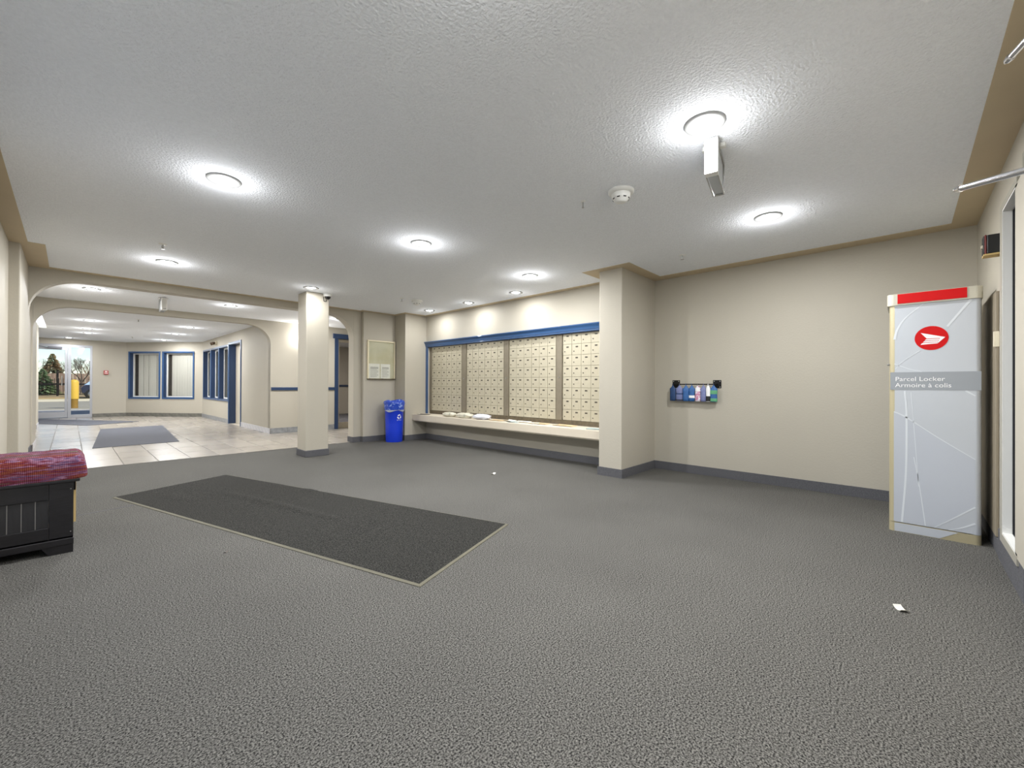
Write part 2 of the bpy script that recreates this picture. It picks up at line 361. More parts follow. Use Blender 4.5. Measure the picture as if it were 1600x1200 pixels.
# floors
struct(MB().box(-.5, -.5, -.03, 5.3, 7.479, 0).build('floor_carpet', M['carpet']))
struct(MB().box(4.2, 10.12, -.03, 8.2, 15.05, .0).build('floor_corridor', M['cbase']))
fl = struct(MB().box(-1.7, 7.49, -.04, 6.2, YF+.05, -.003).build('floor', M['grout']))
TW, TL = .355, .71
tm = [MB().box(0, 0, -.02, TW-.010, TL-.006, 0).mesh('floor_tile', M[k], .0015, 1) for k in ('tile', 'tile2')]
y = 7.49; j = 0
while y < YF:
    x = -.207 - TW*4; 
    while x < 6.1:
        ok = x < XR if y > YB2-.2 else x > -.6
        if y < 10.9 and x < -.6: ok = False
        if ok: link('floor_tile', random.choice(tm), fl, (x, y, 0))
        x += TW
    y += TL; j += 1
struct(MB().box(-.4, 7.470, 0, 3.6, 7.492, .004).build('threshold_strip', mat('rubber_strip', srgb(92, 88, 82), .6)))
# carpet joint seam, just a shallow raised line in the pile
struct(MB().hexa([(-.40,4.78,0),(.42,4.935,0),(.42,4.95,0),(-.40,4.795,0),(-.40,4.78,.0015),(.42,4.935,.0015),(.42,4.95,.0015),(-.40,4.795,.0015)]).build('carpet_seam', M['cbase']))

# free-standing column
col = empty('column', (2.54, 6.55, 0), kind='structure')
MB().box(-.165, -.165, 0, .165, .165, H).build('shaft', M['wall'], col, bevel=.012, seg=3)
MB().box(-.176, -.176, 0, .176, .176, .098).build('carpet_base', M['cbase'], col, bevel=.006)

# ---------------------------------------------------------------- windows
def window(name, a, b, s0, s1, z0, z1, depth=.13, nsl=9, gap_left=.10):
    p = empty(name, (a[0], a[1], 0), ang(a, b), kind='structure')
    cw = .045
    mb = MB(); mb.box(s0-cw, 0, z0-cw, s0, .018, z1+cw); mb.box(s1, 0, z0-cw, s1+cw, .018, z1+cw); mb.box(s0, 0, z1, s1, .018, z1+cw); mb.box(s0, 0, z0-cw, s1, .022, z0)
    mb.build('casing', M['blue'], p)
    mb = MB(); mb.box(s0, 0, z0, s0+.01, -depth, z1); mb.box(s1-.01, 0, z0, s1, -depth, z1); mb.box(s0+.01, 0, z1-.01, s1-.01, -depth, z1); mb.box(s0+.01, 0, z0, s1-.01, -depth, z0+.01)
    mb.build('reveal', M['navy'], p)
    d = -depth+.03; w = .035
    mb = MB(); mb.box(s0+.01, d, z0+.01, s0+.01+w, d-.02, z1-.01); mb.box(s1-.01-w, d, z0+.01, s1-.01, d-.02, z1-.01); mb.box(s0+.01+w, d, z1-.01-w, s1-.01-w, d-.02, z1-.01); mb.box(s0+.01+w, d, z0+.01, s1-.01-w, d-.02, z0+.01+w)
    mb.build('sash', M['white'], p)
    MB().box(s0+.01+w, d-.008, z0+.01+w, s1-.01-w, d-.012, z1-.01-w).build('pane', M['glass'], p)
    a0, a1 = s0+.05, s1-.05-gap_left; k = nsl; wd = (a1-a0)/k
    sl = MB().box(0, -.004, 0, wd-.0005, .0, z1-z0-.1).mesh('blind_slat', M['blind'])
    for i in range(k):
        o = link('blind_slat', sl, p, (a0+i*wd, d-.045, z0+.05), random.uniform(-.14, .0))
    MB().box(s0, -.198, z0, s1, -.193, z1).build('backing', M['blindd'], p)
    return p
# wide unseen window added beside the viewer to bring daylight into this end
wl = empty('window_6', (XL, 6.28, 0), -PI/2, kind='structure')
mb = MB()
for s0 in (2.68, 3.795, 4.925, 6.04): mb.box(s0, -.05, .25, s0+.04, -.13, 2.25)
for z0 in (.25, 2.21): mb.box(2.72, -.05, z0, 6.04, -.13, z0+.04)
mb.build('sash', M['white'], wl)
for s0 in (2.72, 3.835, 4.965): MB().box(s0, -.088, .29, s0+1.075, -.094, 2.21).build('pane', M['glass'], wl)
pl_ = bpy.data.lights.new('window_portal', 'AREA'); pl_.shape = 'RECTANGLE'; pl_.size = 3.4; pl_.size_y = 2.0; pl_.cycles.is_portal = True
po = bpy.data.objects.new('window_portal', pl_); C.objects.link(po); po.location = (XL-.2, 1.9, 1.25); po.rotation_euler = (PI/2, 0, -PI/2)
for i, (s0, s1) in enumerate(BW): window(f'window_{i+1}', BA, BB, s0, s1, .62, 2.09)
for i, (y0, y1) in enumerate(LW): window(f'window_{i+3}', (XR, YB2+.02), (XR, 16.7), y0-YB2-.02, y1-YB2-.02, .64, 2.11, gap_left=.22, nsl=7)

# lobby side door (recessed, blue frame)
d2 = empty('door_2', (XR, 12.24, 0), PI/2, kind='structure'); L = 1.12
mb = MB(); mb.box(-.05, 0, 0, 0, .018, 2.19); mb.box(L, 0, 0, L+.05, .018, 2.19); mb.box(0, 0, 2.14, L, .018, 2.19); mb.build('casing', M['blue'], d2)
mb = MB(); mb.box(0, 0, 0, .012, -.19, 2.14); mb.box(L-.012, 0, 0, L, -.19, 2.14); mb.box(.012, 0, 2.128, L-.012, -.19, 2.14); mb.build('reveal', M['navy'], d2)
MB().box(.012, -.15, .005, L-.012, -.19, 2.128).build('leaf', M['door'], d2, bevel=.003)
MB().box(.10, -.148, .95, .17, -.152, 1.9).build('vision_pane', M['glassd'], d2)
h = MB(); h.box(.16, -.15, .92, .20, -.143, 1.12); h.tube((.18, -.145, 1.03), (.18, -.09, 1.03), .01); h.tube((.18, -.09, 1.03), (.32, -.09, 1.03), .011); h.build('handle', M['steel'], d2)
MB().box(.09, -.15, .02, .11, -.13, .13).build('kick_stop', M['white'], d2)

# hall doorway with blue frame and glass
d3 = empty('door_3', (4.447, YB2, 0), 0, kind='structure')
mb = MB(); mb.box(-.085, -.02, 0, 0, .15, 2.18); mb.box(.903, -.02, 0, .98, .15, 2.18); mb.build('door_jamb', M['navy'], d3)
MB().box(-.13, -.035, 2.175, 1.03, .15, 2.29).build('head_casing', M['navy'], d3, bevel=.006)
mb = MB(); mb.box(0, .05, 0, .05, .09, 2.17); mb.box(.85, .05, 0, .903, .09, 2.17); mb.box(.05, .05, 2.10, .85, .09, 2.17); mb.box(.05, .05, 0, .85, .09, .15); 
mb.build('leaf_frame', M['taupe'], d3)
MB().box(.05, .068, .15, .85, .074, 2.10).build('pane', M['glassd'], d3)
# handrail bands
def rail(a, b, z0, z1, nm): return struct(MB().box(0, 0, z0, dist(a, b), .028, z1).build(nm, M['navy'], None, (a[0], a[1], 0), ang(a, b), bevel=.005))
rail((4.36, YB2), (XR+.01, YB2), .937, 1.006, 'trim_3')
rail((8.2, 15.0), (4.2, 15.0), .99, 1.06, 'trim_4')

# entrance door of the far wall: aluminium storefront
d1 = empty('door_1', (DX0, YF, 0), 0, kind='structure'); w = DX1-DX0
fr = MB(); fr.box(0, .02, 0, .05, .12, 2.27); fr.box(w-.055, .02, 0, w, .12, 2.27); fr.box(.05, .02, 2.19, w-.055, .12, 2.27); fr.box(w-.535, .02, 0, w-.465, .12, 2.19)
fr.box(w-.465, .02, 0, w-.055, .12, .10); fr.build('frame', M['alu'], d1, bevel=.003)
lf = MB(); lf.box(.055, .04, .02, .13, .085, 2.18); lf.box(w-.60, .04, .02, w-.54, .085, 2.18); lf.box(.13, .04, .02, w-.60, .085, .20); lf.box(.13, .04, 2.10, w-.60, .085, 2.18)
leaf = lf.build('leaf', M['alu'], d1, bevel=.003)
MB().box(.13, .06, .20, w-.60, .066, 2.10).build('pane', M['glass'], leaf)
MB().tube((w-.66, -.0, 1.0), (w-.66, -.0, 1.3), .012).tube((w-.66, 0, 1.02), (w-.66, .05, 1.02), .01).tube((w-.66, 0, 1.28), (w-.66, .05, 1.28), .01).build('pull_handle', M['steel'], leaf)
MB().box(w-.465, .06, .10, w-.055, .066, 2.19).build('side_pane', M['glass'], d1)
cl = MB(); cl.box(.58, -.04, 2.13, .88, .02, 2.19); cl.tube((.62, -.03, 2.15), (.40, -.02, 2.19), .008); cl.build('door_closer', mat('closer_grey', srgb(110, 112, 118), .4, .5), d1)

# right wall: white framed sidelight, transom, door
d4 = empty('door_4', (0, YR, 0), 0, kind='structure')
mb = MB(); mb.box(3.80, 0, .15, 3.865, .024, 2.155); mb.box(3.34, 0, 2.12, 3.80, .024, 2.155); mb.box(3.34, 0, .15, 3.80, .024, .20); mb.build('outer_casing', mat('grey_edge', srgb(158, 154, 142), .5), d4)
mb = MB(); mb.box(3.79, -.015, .20, 3.802, .022, 2.12); mb.box(3.34, -.015, 2.11, 3.79, .022, 2.12); mb.box(3.34, -.015, .20, 3.79, .022, .21); mb.build('reveal', M['white'], d4)
mb = MB(); mb.box(3.42, -.06, .205, 3.79, -.015, .215); mb.box(3.42, -.06, 2.10, 3.79, -.015, 2.115); mb.box(3.77, -.06, .215, 3.798, -.015, 2.10); mb.build('sash', M['dglass'], d4)
MB().box(3.42, -.05, .215, 3.77, -.045, 2.10).build('side_pane', M['dglass'], d4)
MB().box(2.25, 0, .185, 3.40, .022, 2.13).build('panel', M['wall'], d4, bevel=.004)
MB().box(1.22, -.06, 2.14, 3.28, -.05, 2.225).build('transom_pane', M['dglass'], d4)
mb = MB(); mb.box(1.2, 0, 2.235, 3.34, .006, 2.262); mb.box(3.30, 0, 2.13, 3.34, .006, 2.235); mb.build('transom_casing', mat('casing_greygreen', srgb(150, 148, 134), .5), d4)
MB().box(1.22, -.10, .03, 2.24, -.05, 2.12).build('leaf', M['door'], d4)

# ---------------------------------------------------------------- ceiling lamps
def lamp_proto():
    p = empty('ceiling_downlight', (0, 0, H))
    MB().lathe([(.101, 0.0), (.101, -.004), (.097, -.010), (.088, -.0115), (.072, -.007), (.060, -.003), (.056, -.0025), (.056, 0)], 40).build('trim_ring', M['ring'], p)
    MB().lathe([(.0555, -.002), (.0555, -.005), (.045, -.0085), (.025, -.011), (.003, -.012)], 32).build('lens', M['lens'], p)
    l = bpy.data.lights.new('lamp_glow', 'AREA'); l.shape = 'DISK'; l.size = .105; l.energy = LAMP; l.color = (.985, .99, 1)
    o = bpy.data.objects.new('lamp_glow', l); C.objects.link(o); o.parent = p; o.location = (0, 0, -.016)
    l2 = bpy.data.lights.new('lamp_fill', 'POINT'); l2.shadow_soft_size = .045; l2.energy = FILL; l2.color = (.985, .99, 1)
    o2 = bpy.data.objects.new('lamp_fill', l2); C.objects.link(o2); o2.parent = p; o2.location = (0, 0, -.13)
    return p
spots = [(.704, 3.329, 'round downlight over the long dark mat, left foreground of the ceiling'),
 (2.268, .764, 'largest round downlight, beside the white emergency unit at the top right'),
 (3.865, .809, 'round downlight on the ceiling nearest the parcel locker'),
 (2.327, 3.41, 'round downlight in the middle of the carpeted room ceiling'),
 (.744, 6.033, 'round downlight before the near arched beam, left of the column'),
 (2.34, 6.128, 'round downlight right in front of the top of the free-standing column'),
 (3.935, 3.411, 'round downlight between room centre and mailbox wall, off the row along that wall'),
 (4.516, 4.188, 'round downlight of the mailbox row nearest the cream pillar'),
 (4.548, 5.291, 'middle round downlight of the row along the mailbox wall'),
 (4.534, 6.37, 'round downlight of the mailbox row above the far corner'),
 (.21, 8.555, 'left round downlight between the two arched beams'),
 (1.927, 8.568, 'right round downlight between the two arched beams'),
 (.281, 12.883, 'nearest round downlight of the left lobby row behind the far arch'),
 (.303, 14.859, 'second round downlight of the left lobby row toward the glass door'),
 (.328, 16.077, 'third round downlight of the left lobby row toward the glass door'),
 (-.024, 18.2, 'round downlight directly above the glass entrance door'),
 (1.985, 12.62, 'nearest round downlight of the right lobby row, by the blue door'),
 (1.982, 14.562, 'middle round downlight of the right lobby row'),
 (2.0, 16.816, 'farthest round downlight of the right lobby row, above the blinds window'),
 (.70, .78, 'added round downlight overhead near the viewer'), (3.9, 8.6, 'added round downlight in the hall hidden behind the notice wall'), (5.3, 12.5, 'added round downlight in the corridor behind the blue framed doorway')]  # these last three lamps are added out of view for brightness
lp = lamp_proto()
DIM = {5: .26, 7: .22, 8: .22, 9: .22, 6: 1.0, 3: 1.1, 4: 1.1, 12: .95, 13: .9, 14: .8, 15: .35, 16: .9, 17: .9, 18: .85, 10: .8, 11: .8, 21: 2.6}
for i, (x, y, lb) in enumerate(spots):
    o = lp if i == 0 else copy_tree(lp)
    o.location = (x, y, H); tag(o, lb, 'ceiling light', 'round recessed ceiling lights')
    k = DIM.get(i, 1.0)
    if k != 1.0:                                  # lamps on a dimmer: the row by the mailbox wall, the one at the column
        for ch in o.children:
            if ch.type == 'LIGHT': ch.data = ch.data.copy(); ch.data.energy *= k

# wall sconces: one in the hall behind the column, others on the walls beside the viewer
M['shade'] = mat('sconce_glass', (1,1,1,1), .4, emit=(1,.97,.92,1), estr=3)
def sconce(x, y, z, rz, e, lb):
    p = empty('wall_sconce', (x, y, z), rz, label=lb, cat='wall light', group='wall sconces')
    MB().box(-.06, -.02, -.07, .06, 0, .07).build('back_plate', M['white'], p)
    MB().lathe([(.03, -.08), (.055, -.05), (.065, .05), (.06, .09)], 20, (0, -.085, 0)).build('lamp_shade', M['shade'], p)
    l = bpy.data.lights.new('sconce_glow', 'POINT'); l.energy = e; l.shadow_soft_size = .06; l.color = (1, .975, .94)
    o = bpy.data.objects.new('sconce_glow', l); C.objects.link(o); o.parent = p; o.location = (0, -.10, .17)
sconce(3.62, YB2, 1.95, 0, 6, 'small glowing wall sconce on the hall wall, mostly behind the column')
# smoke detectors
def detector(x, y, lb, r=.085):
    p = empty('smoke_detector', (x, y, H), label=lb, cat='smoke detector', group='smoke detectors')
    MB().lathe([(r*1.05, 0), (r*1.05, -.012), (r*.95, -.02), (r*.8, -.022)], 32).build('base', M['white'], p)
    MB().lathe([(r*.78, -.02), (r*.74, -.045), (r*.62, -.062), (r*.50, -.064), (r*.48, -.074), (r*.05, -.076)], 32).build('sensor_head', M['white'], p)
    me = MB().box(-.010, -.002, -.008, .010, .002, 0).mesh('vent_slot', M['black'])
    for k in range(8):
        a = 2*PI*k/8+.2; link('vent_slot', me, p, (r*.655*math.cos(a), r*.655*math.sin(a), -.052), a+PI/2)
detector(2.66, 1.46, 'round white smoke detector near the emergency unit, large in view')
detector(3.86, 5.77, 'small distant smoke detector near the far end of the mailbox row')
# sprinklers
def sprinkler(x, y, lb, s=1):
    p = empty('ceiling_sprinkler', (x, y, H), label=lb, cat='sprinkler', group='ceiling sprinklers')
    MB().lathe([(.033*s, 0), (.033*s, -.003), (.02*s, -.008), (.009*s, -.010)], 20).build('escutcheon', M['white'], p)
    MB().lathe([(.007*s, -.008), (.007*s, -.03), (.004*s, -.045)], 10).tube((.010*s, 0, -.02*s), (.003, 0, -.05), .002).tube((-.010*s, 0, -.02*s), (-.003, 0, -.05), .002).build('nozzle', M['steel'], p)
    MB().lathe([(.016*s, -.048), (.016*s, -.051)], 12).build('deflector', M['steel'], p)
sprinkler(.62, 5.30, 'ceiling sprinkler left, before the near arched beam')
sprinkler(4.384, 1.697, 'ceiling sprinkler in front of the wall of hanging pouches')
sprinkler(3.60, 5.80, 'ceiling sprinkler beside the distant smoke detector')
sprinkler(2.609, 1.743, 'tiny ceiling sprinkler left of the large smoke detector', .55)
sprinkler(1.0, 11.9, 'ceiling sprinkler in the lobby beyond the far arched beam')
sprinkler(1.25, 16.4, 'ceiling sprinkler in the lobby before the bay window', .8)

# emergency units hanging from the ceiling
def hanger(x, y, rz, lb):
    p = empty('emergency_unit', (x, y, H), rz, label=lb, cat='emergency sign', group='ceiling hung emergency units')
    MB().box(.10, -.06, -.022, .135, .06, 0).build('mounting_bar', M['white'], p, bevel=.003)
    MB().box(0, -.033, -.205, .05, .033, -.012).build('end_cap', M['white'], p, bevel=.003)
    mb = MB(); mb.box(.05, -.032, -.205, .33, -.026, -.195); mb.box(.05, .026, -.205, .33, .032, -.195); mb.box(.05, -.032, -.03, .33, .032, -.012); mb.box(.32, -.032, -.205, .33, .032, -.03)
    mb.build('frame', M['steel'], p)
    MB().box(.05, -.024, -.196, .318, .024, -.03).build('sign_panel', mat('frosted_panel', srgb(196, 200, 203), .25), p)
    me = MB().lathe([(.0055, 0), (.0055, .003), (.003, .004)], 12, M=Matrix.Rotation(-PI/2, 3, 'Y')).mesh('test_button', M['black'])
    link('test_button', me, p, (0, .006, -.188)); link('test_button', me, p, (0, -.012, -.184))
hanger(2.40, .775, .18, 'white rectangular emergency unit hanging under the largest downlight')
hanger(1.02, 8.50, PI/2, 'small white hanging emergency unit between the two arched beams')

# dome camera on the column
cm = empty('security_camera', (2.668, 6.35, H), label='white dome security camera at the top right of the column', cat='camera')
MB().lathe([(.058, 0), (.060, -.01), (.058, -.035), (.048, -.045)], 28).build('housing', M['white'], cm)
MB().lathe([(.044, -.042), (.042, -.058), (.034, -.074), (.02, -.084), (.003, -.088)], 28).build('dome', M['dome'], cm)
mb = MB()
for a, b in (((-.052,.028,-.05),(-.045,.028,-.115)), ((-.045,.028,-.115),(-.008,.028,-.115)), ((-.008,.028,-.115),(-.015,.028,-.085))): mb.tube(a, b, .004, n=6)
mb.build('cable_loop', M['blackm'], cm)

# ---------------------------------------------------------------- mailboxes
for i, (ya, yb, lb) in enumerate([(6.863, 5.931, 'farthest bank of cream metal mailboxes, next to the blue side trim'), (5.797, 4.847, 'second bank of cream metal mailboxes from the far corner, behind the white bags'), (4.73, 3.771, 'third bank of cream metal mailboxes, between second and nearest bank'), (3.647, 2.69, 'nearest bank of cream metal mailboxes, partly hidden by the pillar')]):
    wU = ya-yb; z0, z1 = .567, 1.822
    p = empty('mailbox_unit', (4.95, ya, z0), -PI/2, label=lb, cat='mailboxes', group='mailbox banks')   # local x runs towards the viewer's right (-Y), local -y faces the room
    MB().box(0, .008, 0, wU, .03, z1-z0).build('carcass', M['mgap'], p)
    if i == 0:
        dw, dh = .1585, .1565
        dm = MB()
        dm.box(.0022, 0, .0022, dw-.0022, .010, dh-.0022, 0)
        dm.box(dw*.40, -.0015, dh*.68, dw*.66, 0, dh*.80, 1)
        dm.lathe([(.0085, 0), (.0085, .003)], 10, (dw*.22, 0, dh*.33), 1, M=Matrix.Rotation(PI/2, 3, 'X'))
        dmesh = dm.mesh('mailbox_door', [M['mdoor'], M['label']])
    for r in range(8):
        for c in range(6):
            o = link('mailbox_door', dmesh, p, (c*wU/6, random.uniform(-.0012, .0008), r*(z1-z0)/8)); o.scale = (wU/6/dw, 1, (z1-z0)/8/dh)
    # post on its left side
    gl = {0: .062, 1: .134, 2: .117, 3: .124}[i]
    MB().box(-gl+.004, -.012, 0, -.004, .02, z1-z0).box(-gl+.004, -.016, 0, -gl+.012, -.012, z1-z0).box(-.012, -.016, 0, -.004, -.012, z1-z0).build('divider_post', M['post'], p)
    if i: MB().lathe([(.009, 0), (.009, .008)], 12, (-gl/2, -.012, .62), M=Matrix.Rotation(PI/2, 3, 'X')).build('post_lock', M['steel'], p)
struct(MB().box(4.945, 2.69, .5, 4.99, 6.925, .566).build('trim_5', M['sill']))
struct(MB().box(4.99, 2.69, .5, 5.0, 6.925, 1.83).build('wall_niche_back', M['mgap']))
# blue crown header and side trim
mb = MB(); prof = [(4.906, 1.822), (4.885, 1.822), (4.885, 1.838), (4.878, 1.845), (4.872, 1.872), (4.866, 1.885), (4.852, 1.905), (4.848, 1.912), (4.848, 1.925), (4.906, 1.925)]
mb.prism(prof, lambda x, z: (x, 2.684, z), lambda x, z: (x, YC, z))
struct(mb.build('trim_6', M['blue']))
struct(MB().box(4.888, 6.925, .5, 4.908, 6.988, 1.823).build('trim_7', M['blue'], bevel=.003))
mb = MB().box(4.905, 2.69, 1.812, 4.95, 6.93, 1.83); struct(mb.build('trim_8', M['navy']))
# ledge
lg = empty('mail_ledge', (4.58, 2.684, 0), label='long cream built-in ledge below the mailboxes', cat='ledge')
MB().box(0, 0, .385, .325, 4.305, .5).build('ledge_board', M['ledge'], lg, bevel=.006)
MB().box(.022, .01, .370, .046, 4.296, .386).build('under_lip', M['ledge'], lg)

def lump(rx, ry, rz, seed, n=28, k=14, amp=.12, fr=9):
    mb = MB(); vs = []; fs = []
    for i in range(k+1):
        t = PI*i/k
        for j in range(n):
            a = 2*PI*j/n; sx = math.copysign(abs(math.cos(a))**.8, math.cos(a)); sy = math.copysign(abs(math.sin(a))**.8, math.sin(a))
            q = Vector((sx*math.sin(t)**.7, sy*math.sin(t)**.7, math.cos(t)))
            f = 1+amp*noise.noise(q*fr*.35+Vector((seed, 0, 0)))*2
            vs.append((q.x*rx*f, q.y*ry*f, max(-1, q.z*f)*rz+rz))
    for i in range(k):
        for j in range(n): fs.append((i*n+j, i*n+(j+1)%n, (i+1)*n+(j+1)%n, (i+1)*n+j))
    return mb.add(vs, fs, 0, True)
for nm, y, hx, hy, hz, m, lb, s in (('mail_bag', 5.97, .075, .17, .040, 'plasc', 'left cream wrapped mail bundle on the ledge', 1), ('mail_bag', 5.56, .085, .185, .044, 'plasc', 'middle cream crumpled mail bundle on the ledge', 5), ('mail_bag', 5.12, .09, .19, .044, 'plasw', 'bright white plastic mail bag, right one of the three', 9)):
    o = lump(hx, hy, hz, s).build(nm, M[m], None, (4.70, y, .5)); tag(o, lb, 'bag', 'mail bundles on the ledge')
def sheet(nm, x, y, z, w, l, rz, m, lb, cat='paper', th=.002, curl=.008, grp=None):
    mb = MB(); N = 6; vs = []
    for i in range(N+1):
        u = i/N-.5; zz = curl*(abs(u)*2)**2.5
        for v in (-.5, .5):
            vs.append((u*w, v*l, zz)); 
    top = [(a, b, c+th) for a, b, c in vs]; fs = []
    for i in range(N):
        fs += [(2*i, 2*i+1, 2*i+3, 2*i+2)]
    k = len(vs); f2 = [tuple(q+k for q in f[::-1]) for f in fs]
    side = []
    for i in range(N): side += [(2*i, 2*i+2, 2*i+2+k, 2*i+k), (2*i+1, 2*i+3, 2*i+3+k, 2*i+1+k)]
    side += [(0, 1, 1+k, k), (2*N, 2*N+1, 2*N+1+k, 2*N+k)]
    mb.add(vs+top, fs+f2+side)
    return tag(mb.build(nm, M[m], None, (x, y, z), rz), lb, cat, grp)
F = 'loose mail on the ledge'
sheet('flyer', 4.66, 6.72, .500, .11, .26, .2, 'paperd', 'dark flyer at the far left end of the ledge', grp=F)
sheet('flyer', 4.74, 4.78, .500, .15, .28, .15, 'papert', 'tan flyer just right of the white mail bags', grp=F)
sheet('flyer', 4.78, 4.56, .503, .13, .24, -.3, 'paper', 'white flyer lying across the tan flyer', grp=F, curl=.014)
sheet('envelope', 4.80, 4.30, .500, .13, .26, .1, 'paper', 'long white envelope under the third mailbox bank', grp=F, curl=.012)
sheet('flyer', 4.68, 4.40, .500, .10, .20, -.1, 'paperg', 'pale green flyer at the front of the ledge', grp=F)
sheet('flyer', 4.78, 3.95, .500, .15, .30, .05, 'papert', 'tan paper behind the small white card on the ledge', grp=F)
sheet('card', 4.72, 3.98, .504, .06, .12, .5, 'paper', 'small white card on tan paper toward the pillar', grp=F)
sheet('flyer', 4.80, 3.50, .500, .16, .34, -.04, 'papert', 'tan paper on the ledge below the nearest mailboxes', grp=F)
sheet('plastic_pouch', 4.66, 2.93, .500, .09, .19, .25, 'paperg', 'grey folded pouch on the ledge against the pillar', 'pouch', th=.014, curl=.004)

# ---------------------------------------------------------------- recycling bin
bn = empty('recycling_bin', (4.215, 7.03, 0), label='tall round blue recycling bin below the notice case', cat='bin')
MB().lathe([(.150, 0), (.155, .01), (.163, .30), (.172, .655), (.178, .66), (.178, .69), (.168, .69), (.15, .03)], 40).build('body', M['binblue'], bn)
def bagmesh():
    mb = MB(); n = 64; prof = [(.182, .585), (.186, .60), (.186, .66), (.190, .695), (.197, .735), (.192, .765), (.178, .775), (.165, .755), (.150, .70), (.135, .60)]
    vs = []; fs = []
    for i, (r, z) in enumerate(prof):
        for k in range(n):
            a = 2*PI*k/n; w = noise.noise(Vector((math.cos(a)*3.2, math.sin(a)*3.2, i*.5)))
            w2 = noise.noise(Vector((math.cos(a)*1.2+5, math.sin(a)*1.2, 0)))
            rr = r+.008*w*(1 if i < 8 else .3); zz = z+(.03*w2 if i >= 4 else 0)+(.05*noise.noise(Vector((math.cos(a)*1.1, math.sin(a)*1.1, 7))) if i == 0 else 0)
            vs.append((rr*math.cos(a), rr*math.sin(a), zz))
    for i in range(len(prof)-1):
        for k in range(n): fs.append((i*n+k, i*n+(k+1)%n, (i+1)*n+(k+1)%n, (i+1)*n+k))
    mb.add(vs, fs, 0, True); mb.m = [1 if (i//n) < 1 else 0 for i in range(len(mb.f))]
    return mb
o = bagmesh().build('liner_bag', [M['bag'], M['bagw']], bn); o['label'] = 'blue and clear plastic liner folded over the rim'
# recycling symbol wrapped on the body
va = math.atan2(-7.03, -4.215)   # towards the viewer
def wrap(pts, a0, z0, r=.1745):
    return [((r-(.66-(z0+v))*.025)*math.cos(a0+u/r), (r-(.66-(z0+v))*.025)*math.sin(a0+u/r), z0+v) for u, v in pts]
sy = MB(); a0 = va+.56
for k in range(3):
    th = 2*PI*k/3
    shp = [[(-.012, .036), (.006, .040), (.002, .020), (-.010, .018)], [(.004, .046), (.020, .024), (-.004, .016), (.002, .026)], [(-.012, .036), (-.010, .018), (-.022, .008), (-.030, .020)]]
    for pl in shp:
        rp = [(x*math.cos(th)-y_*math.sin(th), x*math.sin(th)+y_*math.cos(th)) for x, y_ in pl]
        rp = [(x*1.15, y_*1.15) for x, y_ in rp]
        sy.add(wrap(rp, a0, .475), [(0, 1, 2, 3)])
o = sy.build('recycling_symbol', M['print'], bn)
def textmesh(s, size, name, align='LEFT', ext=0):
    cu = bpy.data.curves.new(name, 'FONT'); cu.body = s; cu.size = size; cu.align_x = align; cu.extrude = ext; cu.resolution_u = 3
    to = bpy.data.objects.new(name, cu); C.objects.link(to)
    dg = bpy.context.evaluated_depsgraph_get(); me = bpy.data.meshes.new_from_object(to.evaluated_get(dg)); me.name = name
    C.objects.unlink(to); bpy.data.objects.remove(to)
    return me
tme = textmesh('RECYCLE', .024, 'lettering', 'CENTER')
for v in tme.vertices:
    p_ = wrap([(v.co.x, v.co.y)], a0, .405)[0]; v.co = p_
tme.materials.append(M['print']); link('lettering', tme, bn)

# notice case
nc = empty('notice_case', (3.825, 7.35, 1.168), label='glazed cream framed notice case with two sheets, above the blue bin', cat='notice board')
Wn, Hn = .575, .742
mb = MB(); mb.box(0, -.035, 0, .022, 0, Hn); mb.box(Wn-.022, -.035, 0, Wn, 0, Hn); mb.box(.022, -.035, Hn-.022, Wn-.022, 0, Hn); mb.build('frame', M['cream'], nc, bevel=.002)
MB().box(.0, -.040, 0, Wn, 0, .016).box(.02, -.044, .0, .05, -.04, .02).box(.27, -.044, 0, .31, -.04, .02).box(Wn-.09, -.044, 0, Wn-.01, -.04, .022).build('bottom_rail', M['sill'], nc)
MB().box(.022, -.012, .016, Wn-.022, -.004, Hn-.022).build('backing', M['board'], nc)
MB().box(.022, -.030, .016, Wn-.022, -.027, Hn-.022).build('pane', M['glass'], nc)
for k, (x, w_) in enumerate(((.03, .225), (.275, .20))):
    s_ = MB().box(x, -.0145, .022, x+w_, -.0125, .30).build('notice_sheet', M['paper'], nc)
    ln = MB()
    for q in range(9):
        zq = .05+q*.022
        ln.box(x+.03, -.0155, zq, x+w_-.03-.03*(q % 3 == 0), -.0148, zq+(.006 if q < 7 else .012))
    ln.build('text_line', mat('faded_ink', srgb(150, 148, 138), .7), s_)
